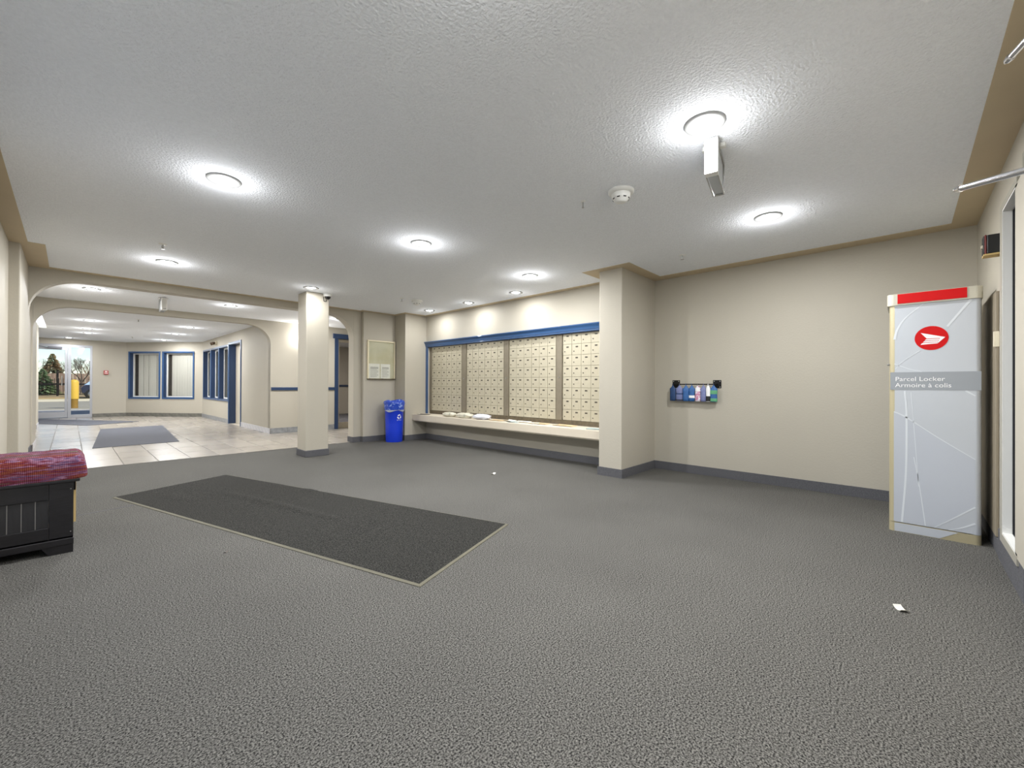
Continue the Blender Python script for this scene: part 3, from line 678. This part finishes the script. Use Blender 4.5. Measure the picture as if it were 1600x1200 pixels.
# ---------------------------------------------------------------- hanging pouches rack
rk = empty('hook_rack', (XW, 1.856, 1.09), label='black metal wall rail with square end plates holding pouches', cat='rack')
for s in (-1, 1):
    pl = MB().box(-.006, s*.242-.046, -.045, 0, s*.242+.046, .05).build('end_plate', M['blackm'], rk, bevel=.002)
    me = MB().lathe([(.006, 0), (.005, .003)], 10, M=Matrix.Rotation(-PI/2, 3, 'Y')).mesh('screw', M['steel'])
    for a in (-.032, .032):
        for b in (-.032, .036): link('screw', me, pl, (-.006, s*.242+a, b))
    MB().tube((0, s*.242, 0), (-.06, s*.242, 0), .007).build('bracket', M['blackm'], rk)
MB().tube((-.06, -.25, 0), (-.06, .25, 0), .0065, n=12).build('rail', M['blackm'], rk)
def pouch(y, m, lb, w=.062, bands=(), zb=.885, tz=0, x=XW-.06):
    p = empty('hanging_pouch', (x, y, 1.09), label=lb, cat='pouch', group='pouches hanging on the wall rail'); p.rotation_euler = (0, 0, random.uniform(-.25, .25))
    t = MB(); R0 = .012; N = 12
    for k in range(N):
        a, b = 2*PI*k/N, 2*PI*(k+1)/N
        t.tube((R0*math.cos(a), 0, R0*math.sin(a)-.004), (R0*math.cos(b), 0, R0*math.sin(b)-.004), .0022, n=6)
    t.build('hook_ring', M[m] if m != 'ppink' else M['steel'], p)
    prof = [(.010, -.016), (.016, -.03), (.55*w, -.055), (.5*w, -.10), (.52*w, -.17), (.50*w, zb-1.09), (.3*w, zb-1.092)]
    MB().lathe(prof, 16, sx=.42).build('body', M[m], p)
    for z0, z1, bm_ in bands: MB().lathe([(.535*w, z0), (.535*w, z1)], 16, sx=.44).build('band', M[bm_], p)
pouch(2.118, 'pdblue', 'dark blue cloth pouch at the left end of the rail', .075)
pouch(2.035, 'pmauve', 'mauve pouch with a dark band, second from the left', .078, [(-.125, -.11, 'pdblue'), (-.2, -.188, 'black')])
pouch(1.955, 'pblue', 'bright blue pouch, third from the left on the rail', .07)
pouch(1.885, 'pblue', 'blue pouch with small white tag, left of the pink one', .066, [(-.165, -.135, 'print')])
pouch(1.815, 'ppink', 'white and pink patterned pouch in the middle of the rail', .06, [(-.085, -.045, 'print')])
pouch(1.75, 'pmauve', 'slate blue pouch right of the pink one', .062)
pouch(1.692, 'print', 'white pouch with black lower end, next to the green one', .045, [(-.20, -.14, 'black')], x=XW-.075)
pouch(1.70, 'pdblue', 'dark blue pouch tucked behind the white one', .055, x=XW-.04)
pouch(1.635, 'pblue', 'green striped blue pouch at the right end of the rail', .076, [(-.115, -.07, 'pgreen'), (-.2, -.165, 'pgreen')])

# ---------------------------------------------------------------- parcel locker
LX = 4.21; LY0, LY1 = -.376, .088
pk = empty('parcel_locker', (LX, (LY0+LY1)/2, 0), -PI/2, label='tall silver parcel locker with red top band and round red logo', cat='parcel locker')
# local: x -> viewer's right (-Y), -y -> room (towards -X world), +y into the wall
HW = (LY1-LY0)/2; D = .40; PR = .03
MB().box(-HW+.01, .028, .065, HW-.01, D, 1.68).build('body', M['lside'], pk)
MB().box(-HW+.028, .0, .07, HW-.028, .028, 1.675).build('door', M['lgrey'], pk, bevel=.002)
for s in (-1, 1):
    o = MB().lathe([(PR, .0), (PR, 1.61)], 24, (s*(HW-PR), PR, .068)).build('corner_post', M['lpost'] if s < 0 else M['lgrey'], pk)
mb = MB(); prof = []
def rrect(x0, y0, x1, y1, r, n=6, back=False):
    pts = []
    for cx, cy, a in ((x1-r, y1 if back else y1-r, 0), (x0+r, y1 if back else y1-r, PI/2), (x0+r, y0+r, PI), (x1-r, y0+r, 3*PI/2)):
        if back and cy == y1: pts.append((x1, y1) if a == 0 else (x0, y1)); continue
        for k in range(n+1): pts.append((cx+r*math.cos(a+PI/2*k/n), cy+r*math.sin(a+PI/2*k/n)))
    return pts
cp = rrect(-HW-.012, -.010, HW+.006, D+.005, .035, 8, True)
MB().prism(cp, lambda x, y: (x, y, 1.672), lambda x, y: (x, y, 1.755)).build('top_cap', M['lcap'], pk)
MB().box(-HW+.045, -.013, 1.682, HW-.07, -.009, 1.752).build('red_band', M['red'], pk)
bp_ = rrect(-HW, 0, HW, D, .03, 8, True)
MB().prism(bp_, lambda x, y: (x, y, 0), lambda x, y: (x, y, .066)).build('plinth', M['lpost'], pk)
MB().hexa([(-HW+.03, -.0015, .003), (HW-.20, -.0015, .003), (HW-.20, .004, .003), (-HW+.03, .004, .003), (-HW+.03, -.0015, .063), (HW-.11, -.0015, .063), (HW-.11, .004, .063), (-HW+.03, .004, .063)]).build('plinth_print', M['lgrey'], pk)
X0 = -(LY0+LY1)/2   # world y -> local x : lx = cy - wy
lx = lambda wy: (LY0+LY1)/2-wy
fp = lambda wy, z, d=-.0012: (lx(wy), d, z)
o = MB().box(-HW+.006, -.0012, 1.047, HW-.004, .001, 1.177).build('grey_band', M['lband'], pk)
def ribbon(pts, w, d, m, n=10, wend=None):
    P = []
    for i in range(len(pts)-1):
        p0 = pts[max(i-1, 0)]; p1 = pts[i]; p2 = pts[i+1]; p3 = pts[min(i+2, len(pts)-1)]
        for k in range(n):
            t = k/n; P.append(tuple(.5*((2*p1[a])+(-p0[a]+p2[a])*t+(2*p0[a]-5*p1[a]+4*p2[a]-p3[a])*t*t+(-p0[a]+3*p1[a]-3*p2[a]+p3[a])*t**3) for a in (0, 1)))
    P.append(pts[-1]); wend = w if wend is None else wend
    vs = []; fs = []
    for i, q in enumerate(P):
        a = P[max(i-1, 0)]; b = P[min(i+1, len(P)-1)]; dx, dz = b[0]-a[0], b[1]-a[1]; L = math.hypot(dx, dz) or 1
        ww = (w+(wend-w)*i/(len(P)-1))/2; nx, nz = -dz/L*ww, dx/L*ww
        vs += [fp(q[0]+nx, q[1]+nz, d), fp(q[0]-nx, q[1]-nz, d)]
        if i: fs.append((2*i-2, 2*i-1, 2*i+1, 2*i))
    return vs, fs
mb = MB()
for pts, w, we in [([(.062, .884), (-.005, .846), (-.17, .71), (-.345, .578)], .007, .005), ([(.004, 1.04), (-.006, .856), (-.003, .433), (.018, .075)], .010, .012), ([(-.094, 1.668), (.0, 1.575), (.045, 1.49), (.058, 1.42)], .004, .016),
      ([(-.325, 1.668), (-.213, 1.493)], .014, .012), ([(-.075, 1.33), (-.052, 1.313), (.02, 1.25), (.055, 1.20)], .006, .004), ([(-.045, .56), (-.075, .35), (-.105, .075)], .004, .006), ([(-.345, .255), (-.24, .155), (-.151, .075)], .010, .004),
      ([(-.345, .145), (-.28, .10), (-.22, .073)], .012, .004), ([(-.30, 1.045), (-.345, 1.01)], .012, .008), ([(.06, 1.24), (-.02, 1.20), (-.085, 1.18)], .006, .003), ([(-.03, 1.03), (-.05, .7), (-.07, .35)], .004, .003)]:
    v, f = ribbon(pts, w, -.0009, 'lline', wend=we); mb.add(v, f)
mb.build('printed_lines', M['lline'], pk)
mb = MB()
mb.add([fp(.062, .88, -.0005), fp(0, .84, -.0005), fp(.0, .43, -.0005), fp(.02, .075, -.0005), fp(.062, .075, -.0005)], [(0, 1, 2, 3, 4)])
mb.add([fp(.0, .84, -.0004), fp(-.345, .575, -.0004), fp(-.345, .26, -.0004), fp(-.15, .08, -.0004), fp(.01, .08, -.0004)], [(0, 1, 2, 3, 4)])
mb.build('printed_shade', M['lprint2'], pk)
# logo
cyL, czL = -.134, 1.4175
n = 48; RL = .0855
mb = MB(); mb.add([fp(cyL+RL*math.cos(2*PI*k/n), czL+RL*1.0*math.sin(2*PI*k/n), -.0016) for k in range(n)], [tuple(range(n))])
lo = mb.build('logo_disc', M['red'], pk)
q = lambda u, v: (lx(cyL-u*RL), -.0022, czL+v*RL)
mb = MB()
mb.add([q(-.63, .47), q(.81, .03), q(.50, -.03), q(-.27, -.03)], [(0, 1, 2, 3)])
mb.add([q(.81, .03), q(.36, -.47), q(.50, -.03)], [(0, 1, 2)])
mb.add([q(-.32, -.09), q(.475, -.07), q(.445, -.18), q(-.40, -.20)], [(0, 1, 2, 3)])
mb.add([q(-.43, -.25), q(.43, -.22), q(.395, -.33), q(-.50, -.35)], [(0, 1, 2, 3)])
mb.add([q(-.55, -.40), q(.38, -.37), q(.355, -.46), q(-.64, -.53)], [(0, 1, 2, 3)])
mb.build('winged_mark', M['print'], lo)
for s_, z, wdt in (('Parcel Locker', 1.112, None), ('Armoire à colis', 1.067, None)):
    me = textmesh(s_, .048, 'lettering')
    for v in me.vertices: v.co = (lx(.056)+v.co.x*.965, -.0020, z+v.co.y*.92)
    me.materials.append(M['print']); link('lettering', me, pk)
MB().tube((-HW-.012, .02, 1.235), (-HW+.002, .02, 1.235), .007, n=8).build('lock_cylinder', M['steel'], pk)

# taupe access panel behind the locker
ap = empty('wall_panel', (4.55, YR, 0), label='tall flat taupe panel on the side wall behind the parcel locker', cat='panel')
MB().box(-.449, 0.001, .105, .449, .016, 1.69).build('panel_board', M['taupe'], ap, bevel=.003)
MB().box(-.452, .0, 1.33, -.44, .026, 1.43).build('latch_plate', M['offw'], ap, bevel=.002)
# alarm sounder
al = empty('alarm_sounder', (4.03, YR, 1.905), label='black boxy alarm with red edges high on the side wall', cat='alarm')
MB().box(-.05, 0, .0, .05, .006, .135).build('back_plate', M['offw'], al)
MB().box(-.045, .006, .01, .045, .066, .13).build('housing', M['black'], al, bevel=.006)
MB().box(-.046, .066, .008, .046, .074, .132).build('front_frame', mat('dark_red', srgb(104, 30, 26), .4), al, bevel=.003)
MB().box(-.040, .074, .014, .040, .079, .126).build('front_cover', M['black'], al, bevel=.003)
MB().box(-.046, .006, .0, .046, .078, .010).build('bottom_lip', M['raw'], al)
MB().box(-.01, .079, .055, .01, .086, .075).build('strobe_lens', M['offw'], al)
# chrome arms reaching into view at the right
ca = empty('chrome_arm_fixture', (1.85, YR, 1.6), label='pair of shiny chrome arms reaching in at the right edge, above the door', cat='fixture')
MB().box(-.03, 0, 0, .03, .012, .72).build('wall_plate', M['chrome'], ca, bevel=.004)
for tip, base in (((2.16, -.140, 1.772), (1.85, -.43, 1.70)), ((2.16, -.255, 2.175), (1.85, -.43, 2.26))):
    t = Vector(tip)-Vector((1.85, YR, 1.6)); b = Vector(base)-Vector((1.85, YR, 1.6)); d = (t-b).normalized()
    a = MB().tube(b, t, .012, .010, n=16).build('arm', M['chrome'], ca)
    MB().tube(t-d*.004, t+d*.012, .013, .010, n=16).tube(t+d*.010, t+d*.020, .010, .004, n=16).build('end_cap', M['chrome'], a)

# fire pull, lobby emergency light
fa = empty('fire_alarm_pull', (.805, YF, 1.36), label='red fire alarm pull station between entrance door and bay window', cat='fire alarm')
MB().box(-.055, -.05, 0, .055, 0, .13).build('housing', M['redp'], fa, bevel=.005)
MB().box(-.04, -.062, .035, .04, -.05, .055).build('pull_bar', M['print'], fa, bevel=.002)
MB().box(-.03, -.053, .085, .03, -.05, .11).build('name_strip', M['print'], fa)
em = empty('emergency_light', (XR, 14.85, 2.2), label='small twin-head emergency light above the lobby side windows', cat='emergency light')
MB().box(-.05, -.13, .03, 0, .13, .13).build('battery_box', M['offw'], em, bevel=.004)
for s in (-1, 1):
    hd = MB().tube((-.05, s*.09, .08), (-.12, s*.11, .05), .035, .045, n=14).build('lamp_head', mat('bronze_head', srgb(98, 80, 62), .4, .4), em)
# ---------------------------------------------------------------- mats
def floormat(name, pts, lb, wrinkle=False, t=.008, m='mat', edge=True):
    A, B, Cc, Dd = [Vector(p) for p in pts]; mb = MB(); NU, NV = 30, 60; vs = []; fs = []
    c = (A+B+Cc+Dd)/4
    for i in range(NU+1):
        for j in range(NV+1):
            u, v = i/NU, j/NV; p = (A*(1-u)+B*u)*(1-v)+(Dd*(1-u)+Cc*u)*v
            z = t
            if wrinkle:
                d = (u-.52-.10*(v-.5)) ; z += .016*math.exp(-(d/.035)**2)*max(0, 1-abs((v-.56)/.24)**2)
                z += .008*math.exp(-((u-.98)/.06)**2)*math.exp(-((v-.60)/.02)**2)
                z += .005*math.exp(-((u-.25)/.05)**2)*math.exp(-((v-.86)/.10)**2)
                z += .0015*noise.noise(Vector((u*3, v*6, 1)))
            vs.append((p.x-c.x, p.y-c.y, z))
    for i in range(NU):
        for j in range(NV): fs.append((i*(NV+1)+j, (i+1)*(NV+1)+j, (i+1)*(NV+1)+j+1, i*(NV+1)+j+1))
    p = empty(name, (c.x, c.y, 0), label=lb, cat='floor mat', group='dark floor mats')
    mb.add(vs, fs, 0, True)
    mb.hexa([(q.x-c.x, q.y-c.y, .0005) for q in (A, B, Cc, Dd)]+[(q.x-c.x, q.y-c.y, t-.001) for q in (A, B, Cc, Dd)])
    mb.build('pile', M[m], p)
    if edge:
        w = .017; q = [A, B, Cc, Dd]; mb = MB()
        for k in range(4):
            a, b = q[k]-c, q[(k+1) % 4]-c; d = (b-a).normalized(); n_ = Vector((d.y, -d.x)); a2 = a-d*w; b2 = b+d*w
            mb.hexa([(a.x, a.y, .0003), (b.x, b.y, .0003), (b2.x+n_.x*w, b2.y+n_.y*w, .0003), (a2.x+n_.x*w, a2.y+n_.y*w, .0003), (a.x, a.y, t), (b.x, b.y, t), (b2.x+n_.x*w, b2.y+n_.y*w, .003), (a2.x+n_.x*w, a2.y+n_.y*w, .003)])
        mb.build('rubber_edge', M['matedge'], p)
floormat('floor_mat', [(1.285, 1.885), (2.295, 2.225), (1.265, 5.785), (.300, 5.385)], 'large charcoal mat with tan rubber edge lying on the carpet', True)
mt2 = mat('lobby_mat_pile', srgb(62, 64, 70), .9, col2=srgb(112, 114, 122), cscale=120, cr=(.35, .65), spec=.3)
M['mt2'] = mt2
floormat('floor_mat', [(.26, 9.72), (1.40, 9.79), (1.64, 13.83), (.50, 13.66)], 'grey-blue mat on the lobby tiles, behind the near arch', m='mt2', edge=False)
floormat('floor_mat', [(.32, 15.1), (1.35, 15.75), (-.55, 18.66), (-1.5, 18.1)], 'long thin looking grey mat in front of the glass entrance door', m='mt2', edge=False)

# ---------------------------------------------------------------- bench chest with throw
bc = empty('storage_bench', (-.193, 4.085, 0), label='black wooden panelled chest seat at the left edge of the room', cat='bench')
hw, hd = .214, .225       # half width (x), half depth (y)
mb = MB(); mb.box(-hw, -hd, .085, -hw+.10, -hd+.022, .445); mb.box(hw-.105, -hd, .085, hw, -hd+.022, .445); mb.box(-hw+.10, -hd, .345, hw-.105, -hd+.022, .445); mb.box(-hw+.10, -hd, .085, hw-.105, -hd+.022, .172)
mb.build('front_frame', M['wood'], bc, bevel=.003)
w_ = (2*hw-.205)/4
pm = MB().box(.0022, -hd+.006, .172, w_-.0022, -hd+.014, .345).mesh('panel_board', M['woodp'], .001, 1)
for k in range(4): link('panel_board', pm, bc, (-hw+.10+k*w_, 0, 0))
MB().box(-hw+.10, -hd+.0095, .17, hw-.105, -hd+.020, .347).build('groove_backing', M['groove'], bc)
mb = MB(); mb.box(-hw, -hd+.022, .085, -hw+.018, hd, .445); mb.box(hw-.018, -hd+.022, .085, hw, hd, .445); mb.box(-hw, hd-.018, .085, hw, hd, .445); mb.box(-hw, -hd, .085, hw, hd, .10)
mb.build('carcass', M['wood'], bc)
MB().box(-hw-.004, -hd-.012, .05, hw+.002, hd+.006, .092).build('base_moulding', M['wood'], bc, bevel=.004)
ft = MB(); ft.prism([(hw-.135, .05), (hw-.105, .0), (hw, 0), (hw, .052), (hw-.135, .052)], lambda x, z: (x, -hd-.010, z), lambda x, z: (x, -hd+.025, z))
ft.box(hw-.03, -hd+.02, 0, hw, -hd+.10, .052).build('foot', M['wood'], bc)
for (xa, xb) in ((-hw, -hw+.105),): MB().box(xa, -hd-.010, 0, xb, -hd+.05, .052).build('foot', M['wood'], bc)
for (xa, xb) in ((-hw, -hw+.105), (hw-.105, hw)): MB().box(xa, hd-.05, 0, xb, hd, .052).build('foot', M['wood'], bc)
MB().box(-hw, -hd-.014, .445, hw+.028, hd, .463).build('lid', M['wood'], bc, bevel=.003)
MB().box(hw+.0, hd-.07, .10, hw+.014, hd-.02, .44).build('side_batten', M['raw'], bc)
MB().box(hw+.0, hd-.11, .33, hw+.012, hd-.075, .445).build('lid_stay', M['blackm'], bc)
sm = MB().lathe([(.0035, 0), (.0035, .002)], 8, M=Matrix.Rotation(PI/2, 3, 'X')).mesh('screw', M['steel'])
for z in (.40, .13): link('screw', sm, bc, (hw-.012, -hd, z))
# throw over a cushion
def throw():
    mb = MB(); NX, NA = 60, 40; vs = []; fs = []
    x0, x1 = -.214, .276; y0, y1 = -.238, .238; z0, z1 = .452, .598; r = .055
    path = []   # cross-section in y,z : front hem up over top, down the back
    path += [(y0, z0+(z1-z0-r)*k/8) for k in range(8)]
    path += [(y0+r-r*math.cos(PI/2*k/8), z1-r+r*math.sin(PI/2*k/8)) for k in range(9)]
    path += [(y0+r+(y1-y0-2*r)*k/14, z1) for k in range(1, 14)]
    path += [(y1-r+r*math.sin(PI/2*k/8), z1-r+r*math.cos(PI/2*k/8)) for k in range(9)]
    path += [(y1, z1-r-(z1-z0-r)*k/6) for k in range(1, 7)]
    n = len(path)
    for i in range(NX+1):
        x = x0+(x1-x0)*i/NX; e = max(0, (x-(x1-r))/r); sh = math.sqrt(max(0, 1-min(1, e)**2)); 
        for j, (y, z) in enumerate(path):
            yy = y*(1-.10*(1-sh)); zz = z0+.02+(z-z0-.02)*(.22+.78*sh) if e > 0 else z
            w = noise.noise(Vector((x*9, y*7, z*16)))*.006 + math.sin(x*70+z*30)*.0012
            if j < 3: zz += .012*noise.noise(Vector((x*14, 3, 0)))-.004
            vs.append((x, yy*(1+.02*w*8), zz+w*(1 if j > 3 else .4)))
    for i in range(NX):
        for j in range(n-1): fs.append((i*n+j, (i+1)*n+j, (i+1)*n+j+1, i*n+j+1))
    fs.append(tuple(range(n))[::-1]); fs.append(tuple((NX)*n+k for k in range(n)))
    fs += [(i*n, i*n+n-1, (i+1)*n+n-1, (i+1)*n) for i in range(NX)]
    return mb.add(vs, fs, 0, True)
tag(throw().build('knitted_throw', M['knit'], None, (-.193, 4.085, .012)), 'red and purple striped knitted throw covering the chest seat', 'blanket')

# scraps on the carpet
sheet('paper_scrap', 2.739, .014, .0, .055, .035, .6, 'paper', 'tiny white paper scrap on the carpet, lower right', 'paper scrap', curl=.012)
sheet('paper_scrap', 3.496, 3.60, .0, .06, .035, .2, 'paper', 'tiny white paper scrap on the carpet before the mailboxes', 'paper scrap', curl=.014)
sheet('paper_scrap', .687, 3.14, .0, .028, .014, .9, 'paperd', 'tiny pale scrap on the carpet left of the big mat', 'paper scrap', curl=.004)

# ---------------------------------------------------------------- outdoors
mb = MB()
struct(MB().box(-14, YF+.15, -.06, 14, 25.2, -.02).build('forecourt', mat('paving', srgb(150, 150, 152), .9, var=.06, vscale=3)))
struct(MB().box(-30, -20, -.06, -.6, YF+.1, -.02).build('bounce_yard', mat('bounce_paving', srgb(215, 213, 208), .9, var=.06, vscale=3)))  # unseen ground added, kept pale to bounce daylight up to the ceiling
struct(MB().box(-40, 25.2, -.12, 40, 38, -.05).build('road', mat('asphalt', srgb(150, 146, 134), .95, var=.08, vscale=2)))
struct(MB().box(-14, 25.2, -.10, 14, 25.4, -.01).build('kerb_near', mat('concrete', srgb(190, 185, 172), .9)))
struct(MB().box(-40, 38, -.10, 40, 38.4, .08).build('kerb_far', mat('concrete_far', srgb(205, 198, 180), .9)))
struct(MB().box(-40, 38.4, -.05, 40, 42, .06).build('verge', mat('dry_verge', srgb(196, 176, 132), .95, col2=srgb(160, 150, 104), cscale=2, cr=(.3,.7))))
struct(MB().hexa([(-60,42,-.2),(60,42,-.2),(60,130,-.2),(-60,130,-.2),(-60,42,.1),(60,42,.1),(60,130,.75),(-60,130,.75)]).build('lawn', mat('dry_grass', srgb(168, 140, 104), .95, col2=srgb(126, 120, 84), cscale=1.2, cr=(.35,.65))))
bo = empty('bollard', (.14, 27.45, -.05), label='yellow rounded bollard outside the glass entrance door', cat='bollard')
MB().lathe([(.155, .42), (.155, 1.18), (.13, 1.25), (.07, 1.29), (.01, 1.30)], 24).build('sleeve', mat('bollard_yellow', srgb(214, 176, 66), .5), bo)
MB().lathe([(.135, 0), (.135, .44)], 20).build('post', mat('bollard_ochre', srgb(140, 108, 38), .6), bo)
# wooden fence
wf = empty('wooden_fence', (0, 62, .2), label='tall weathered wooden fence across the road', cat='fence')
mb = MB(); x = -16
while x < 12:
    mb.box(x, 0, 0, x+.27, .03+random.uniform(0, .03), 1.9+random.uniform(-.03, .03)); x += .29
o = mb.build('fence_boards', mat('weathered_boards', srgb(132, 112, 98), .9, var=.25, vscale=1.2, vec=(3, 1, .1)), wf); o['kind'] = 'stuff'
# iron fence
fi = empty('iron_fence', (0, 46, .1), label='low black iron fence with thin bars in front of the wooden fence', cat='fence')
mb = MB(); mb.box(-12, 0, .85, 2.2, .06, .98); mb.box(-12, 0, .12, 2.2, .05, .18); mb.build('rails', M['blackm'], fi)
mb = MB(); x = -12
while x < 2.2: mb.box(x, .01, .1, x+.03, .04, 1.35); x += .22
mb.build('bars', M['blackm'], fi)['kind'] = 'stuff'
for x in (-9.6, -6.6, -3.6, -.62): MB().box(x-.06, -.02, 0, x+.06, .1, 1.95).build('post', M['blackm'], fi)
# car
cr_ = empty('car', (2.66, 41.0, .06), label='dark blue car parked across the road, seen through the door', cat='car')
bodyp = [(-2.1, .35), (-2.15, .70), (-2.02, .84), (-1.5, 1.34), (-1.1, 1.42), (.7, 1.42), (1.6, 1.0), (2.1, .95), (2.15, .4), (1.75, .3), (-1.7, .3)]
cb = MB().prism(bodyp, lambda x, z: (x, -.85, z), lambda x, z: (x, .85, z)).build('body', mat('car_blue', srgb(40, 48, 72), .25, .2, coat=.6), cr_, bevel=.05)
gl = [(-1.98, .92), (-1.52, 1.30), (.3, 1.34), (.3, .95)]; MB().prism(gl, lambda x, z: (x, -.862, z), lambda x, z: (x, .862, z)).build('side_window', mat('car_glass', srgb(176, 205, 245), .1), cr_)
MB().hexa([(-2.0, -.68, .87), (-2.0, .68, .87), (-1.9, .68, .87), (-1.9, -.68, .87), (-1.56, -.62, 1.33), (-1.56, .62, 1.33), (-1.46, .62, 1.33), (-1.46, -.62, 1.33)]).build('windscreen', mat('screen_glass', srgb(170, 195, 230), .1), cr_)
RX = Matrix.Rotation(PI/2, 3, 'X')
for x in (-1.62, 1.35):
    for y in (-.86, .70):
        wl = MB().lathe([(.2, -.16), (.33, -.15), (.34, 0), (.3, .02), (.2, .02)], 24, (x, y, .30), M=RX).build('wheel', M['black'], cr_)
        MB().lathe([(.2, .0), (.2, .03), (.05, .035)], 16, (x, y, .30), M=RX).build('hubcap', M['steel'], wl)
# trees
def bare_tree(x, y, h, lb, col, seed, spread=.55, depth=6, flakes=None):
    rnd = random.Random(seed); t = empty('bare_tree', (x, y, .1), label=lb, cat='tree', group='trees across the road')
    tr = MB(); br = MB()
    def grow(p, d, L, r, k):
        q = p+d*L; (tr if k >= depth-1 else br).tube(p, q, r, r*.68, n=5 if k > 2 else 3)
        if k == 0: return
        for _ in range(3 if k > 1 else 2):
            dd = (d+Vector((rnd.uniform(-1, 1), rnd.uniform(-1, 1), rnd.uniform(-.35, .8)))*spread).normalized()
            grow(q, dd, L*rnd.uniform(.62, .82), r*.62, k-1)
    grow(Vector((0, 0, 0)), Vector((0, 0, 1)), h*.26, h*.022, depth)
    tr.build('trunk', mat('bark', col, .9), t); br.build('branches', mat('twigs', flakes or col, .9), t)['kind'] = 'stuff'
def conifer(x, y, h, lb, col, col2, seed, gx=.42):
    rnd = random.Random(seed); t = empty('conifer', (x, y, .1), label=lb, cat='tree', group='trees across the road')
    MB().tube((0, 0, 0), (0, 0, h*.95), h*.02, h*.004, n=8).build('trunk', mat('bark_brown', srgb(90, 66, 48), .9), t)
    f = MB(); n = 26
    for i in range(n):
        z = h*(.12+.86*i/n); R = h*gx*(1-i/n)**.85+.08
        for k in range(11):
            a = rnd.uniform(0, 2*PI); d = Vector((math.cos(a), math.sin(a), -.18)); s = Vector((-math.sin(a), math.cos(a), 0))*R*.13; e = d*R*rnd.uniform(.7, 1.1)
            b = Vector((0, 0, z)); f.add([b, b+e*.55+s+Vector((0,0,.02*h)), b+e, b+e*.55-s+Vector((0,0,.02*h)), b+e*.55-Vector((0, 0, .03*h))], [(0, 1, 2, 3), (0, 1, 4), (1, 2, 4), (2, 3, 4), (3, 0, 4)])
    f.build('needles', mat('needles', col, .9, col2=col2, cscale=1.5, cr=(.4, .6)), t)['kind'] = 'stuff'
conifer(-1.25, 66, 4.3, 'tall browned conifer behind the wooden fence', srgb(150, 118, 84), srgb(90, 100, 72), 3)
conifer(-1.45, 49, 2.2, 'low green conifer in front of the wooden fence', srgb(50, 76, 50), srgb(120, 140, 100), 5, .5)
bare_tree(-.45, 68, 4.4, 'pale bare tree right of the browned conifer', srgb(120, 110, 98), 4, .6)
bare_tree(.78, 56, 4.1, 'large bare tree seen through the side pane', srgb(74, 64, 56), 11, .62)
bare_tree(-2.3, 70, 4.2, 'bare tree at the left edge of the entrance view', srgb(110, 102, 84), 8, .6)
bare_tree(1.7, 67, 4.4, 'bare tree behind the parked car', srgb(120, 100, 80), 14, .6)
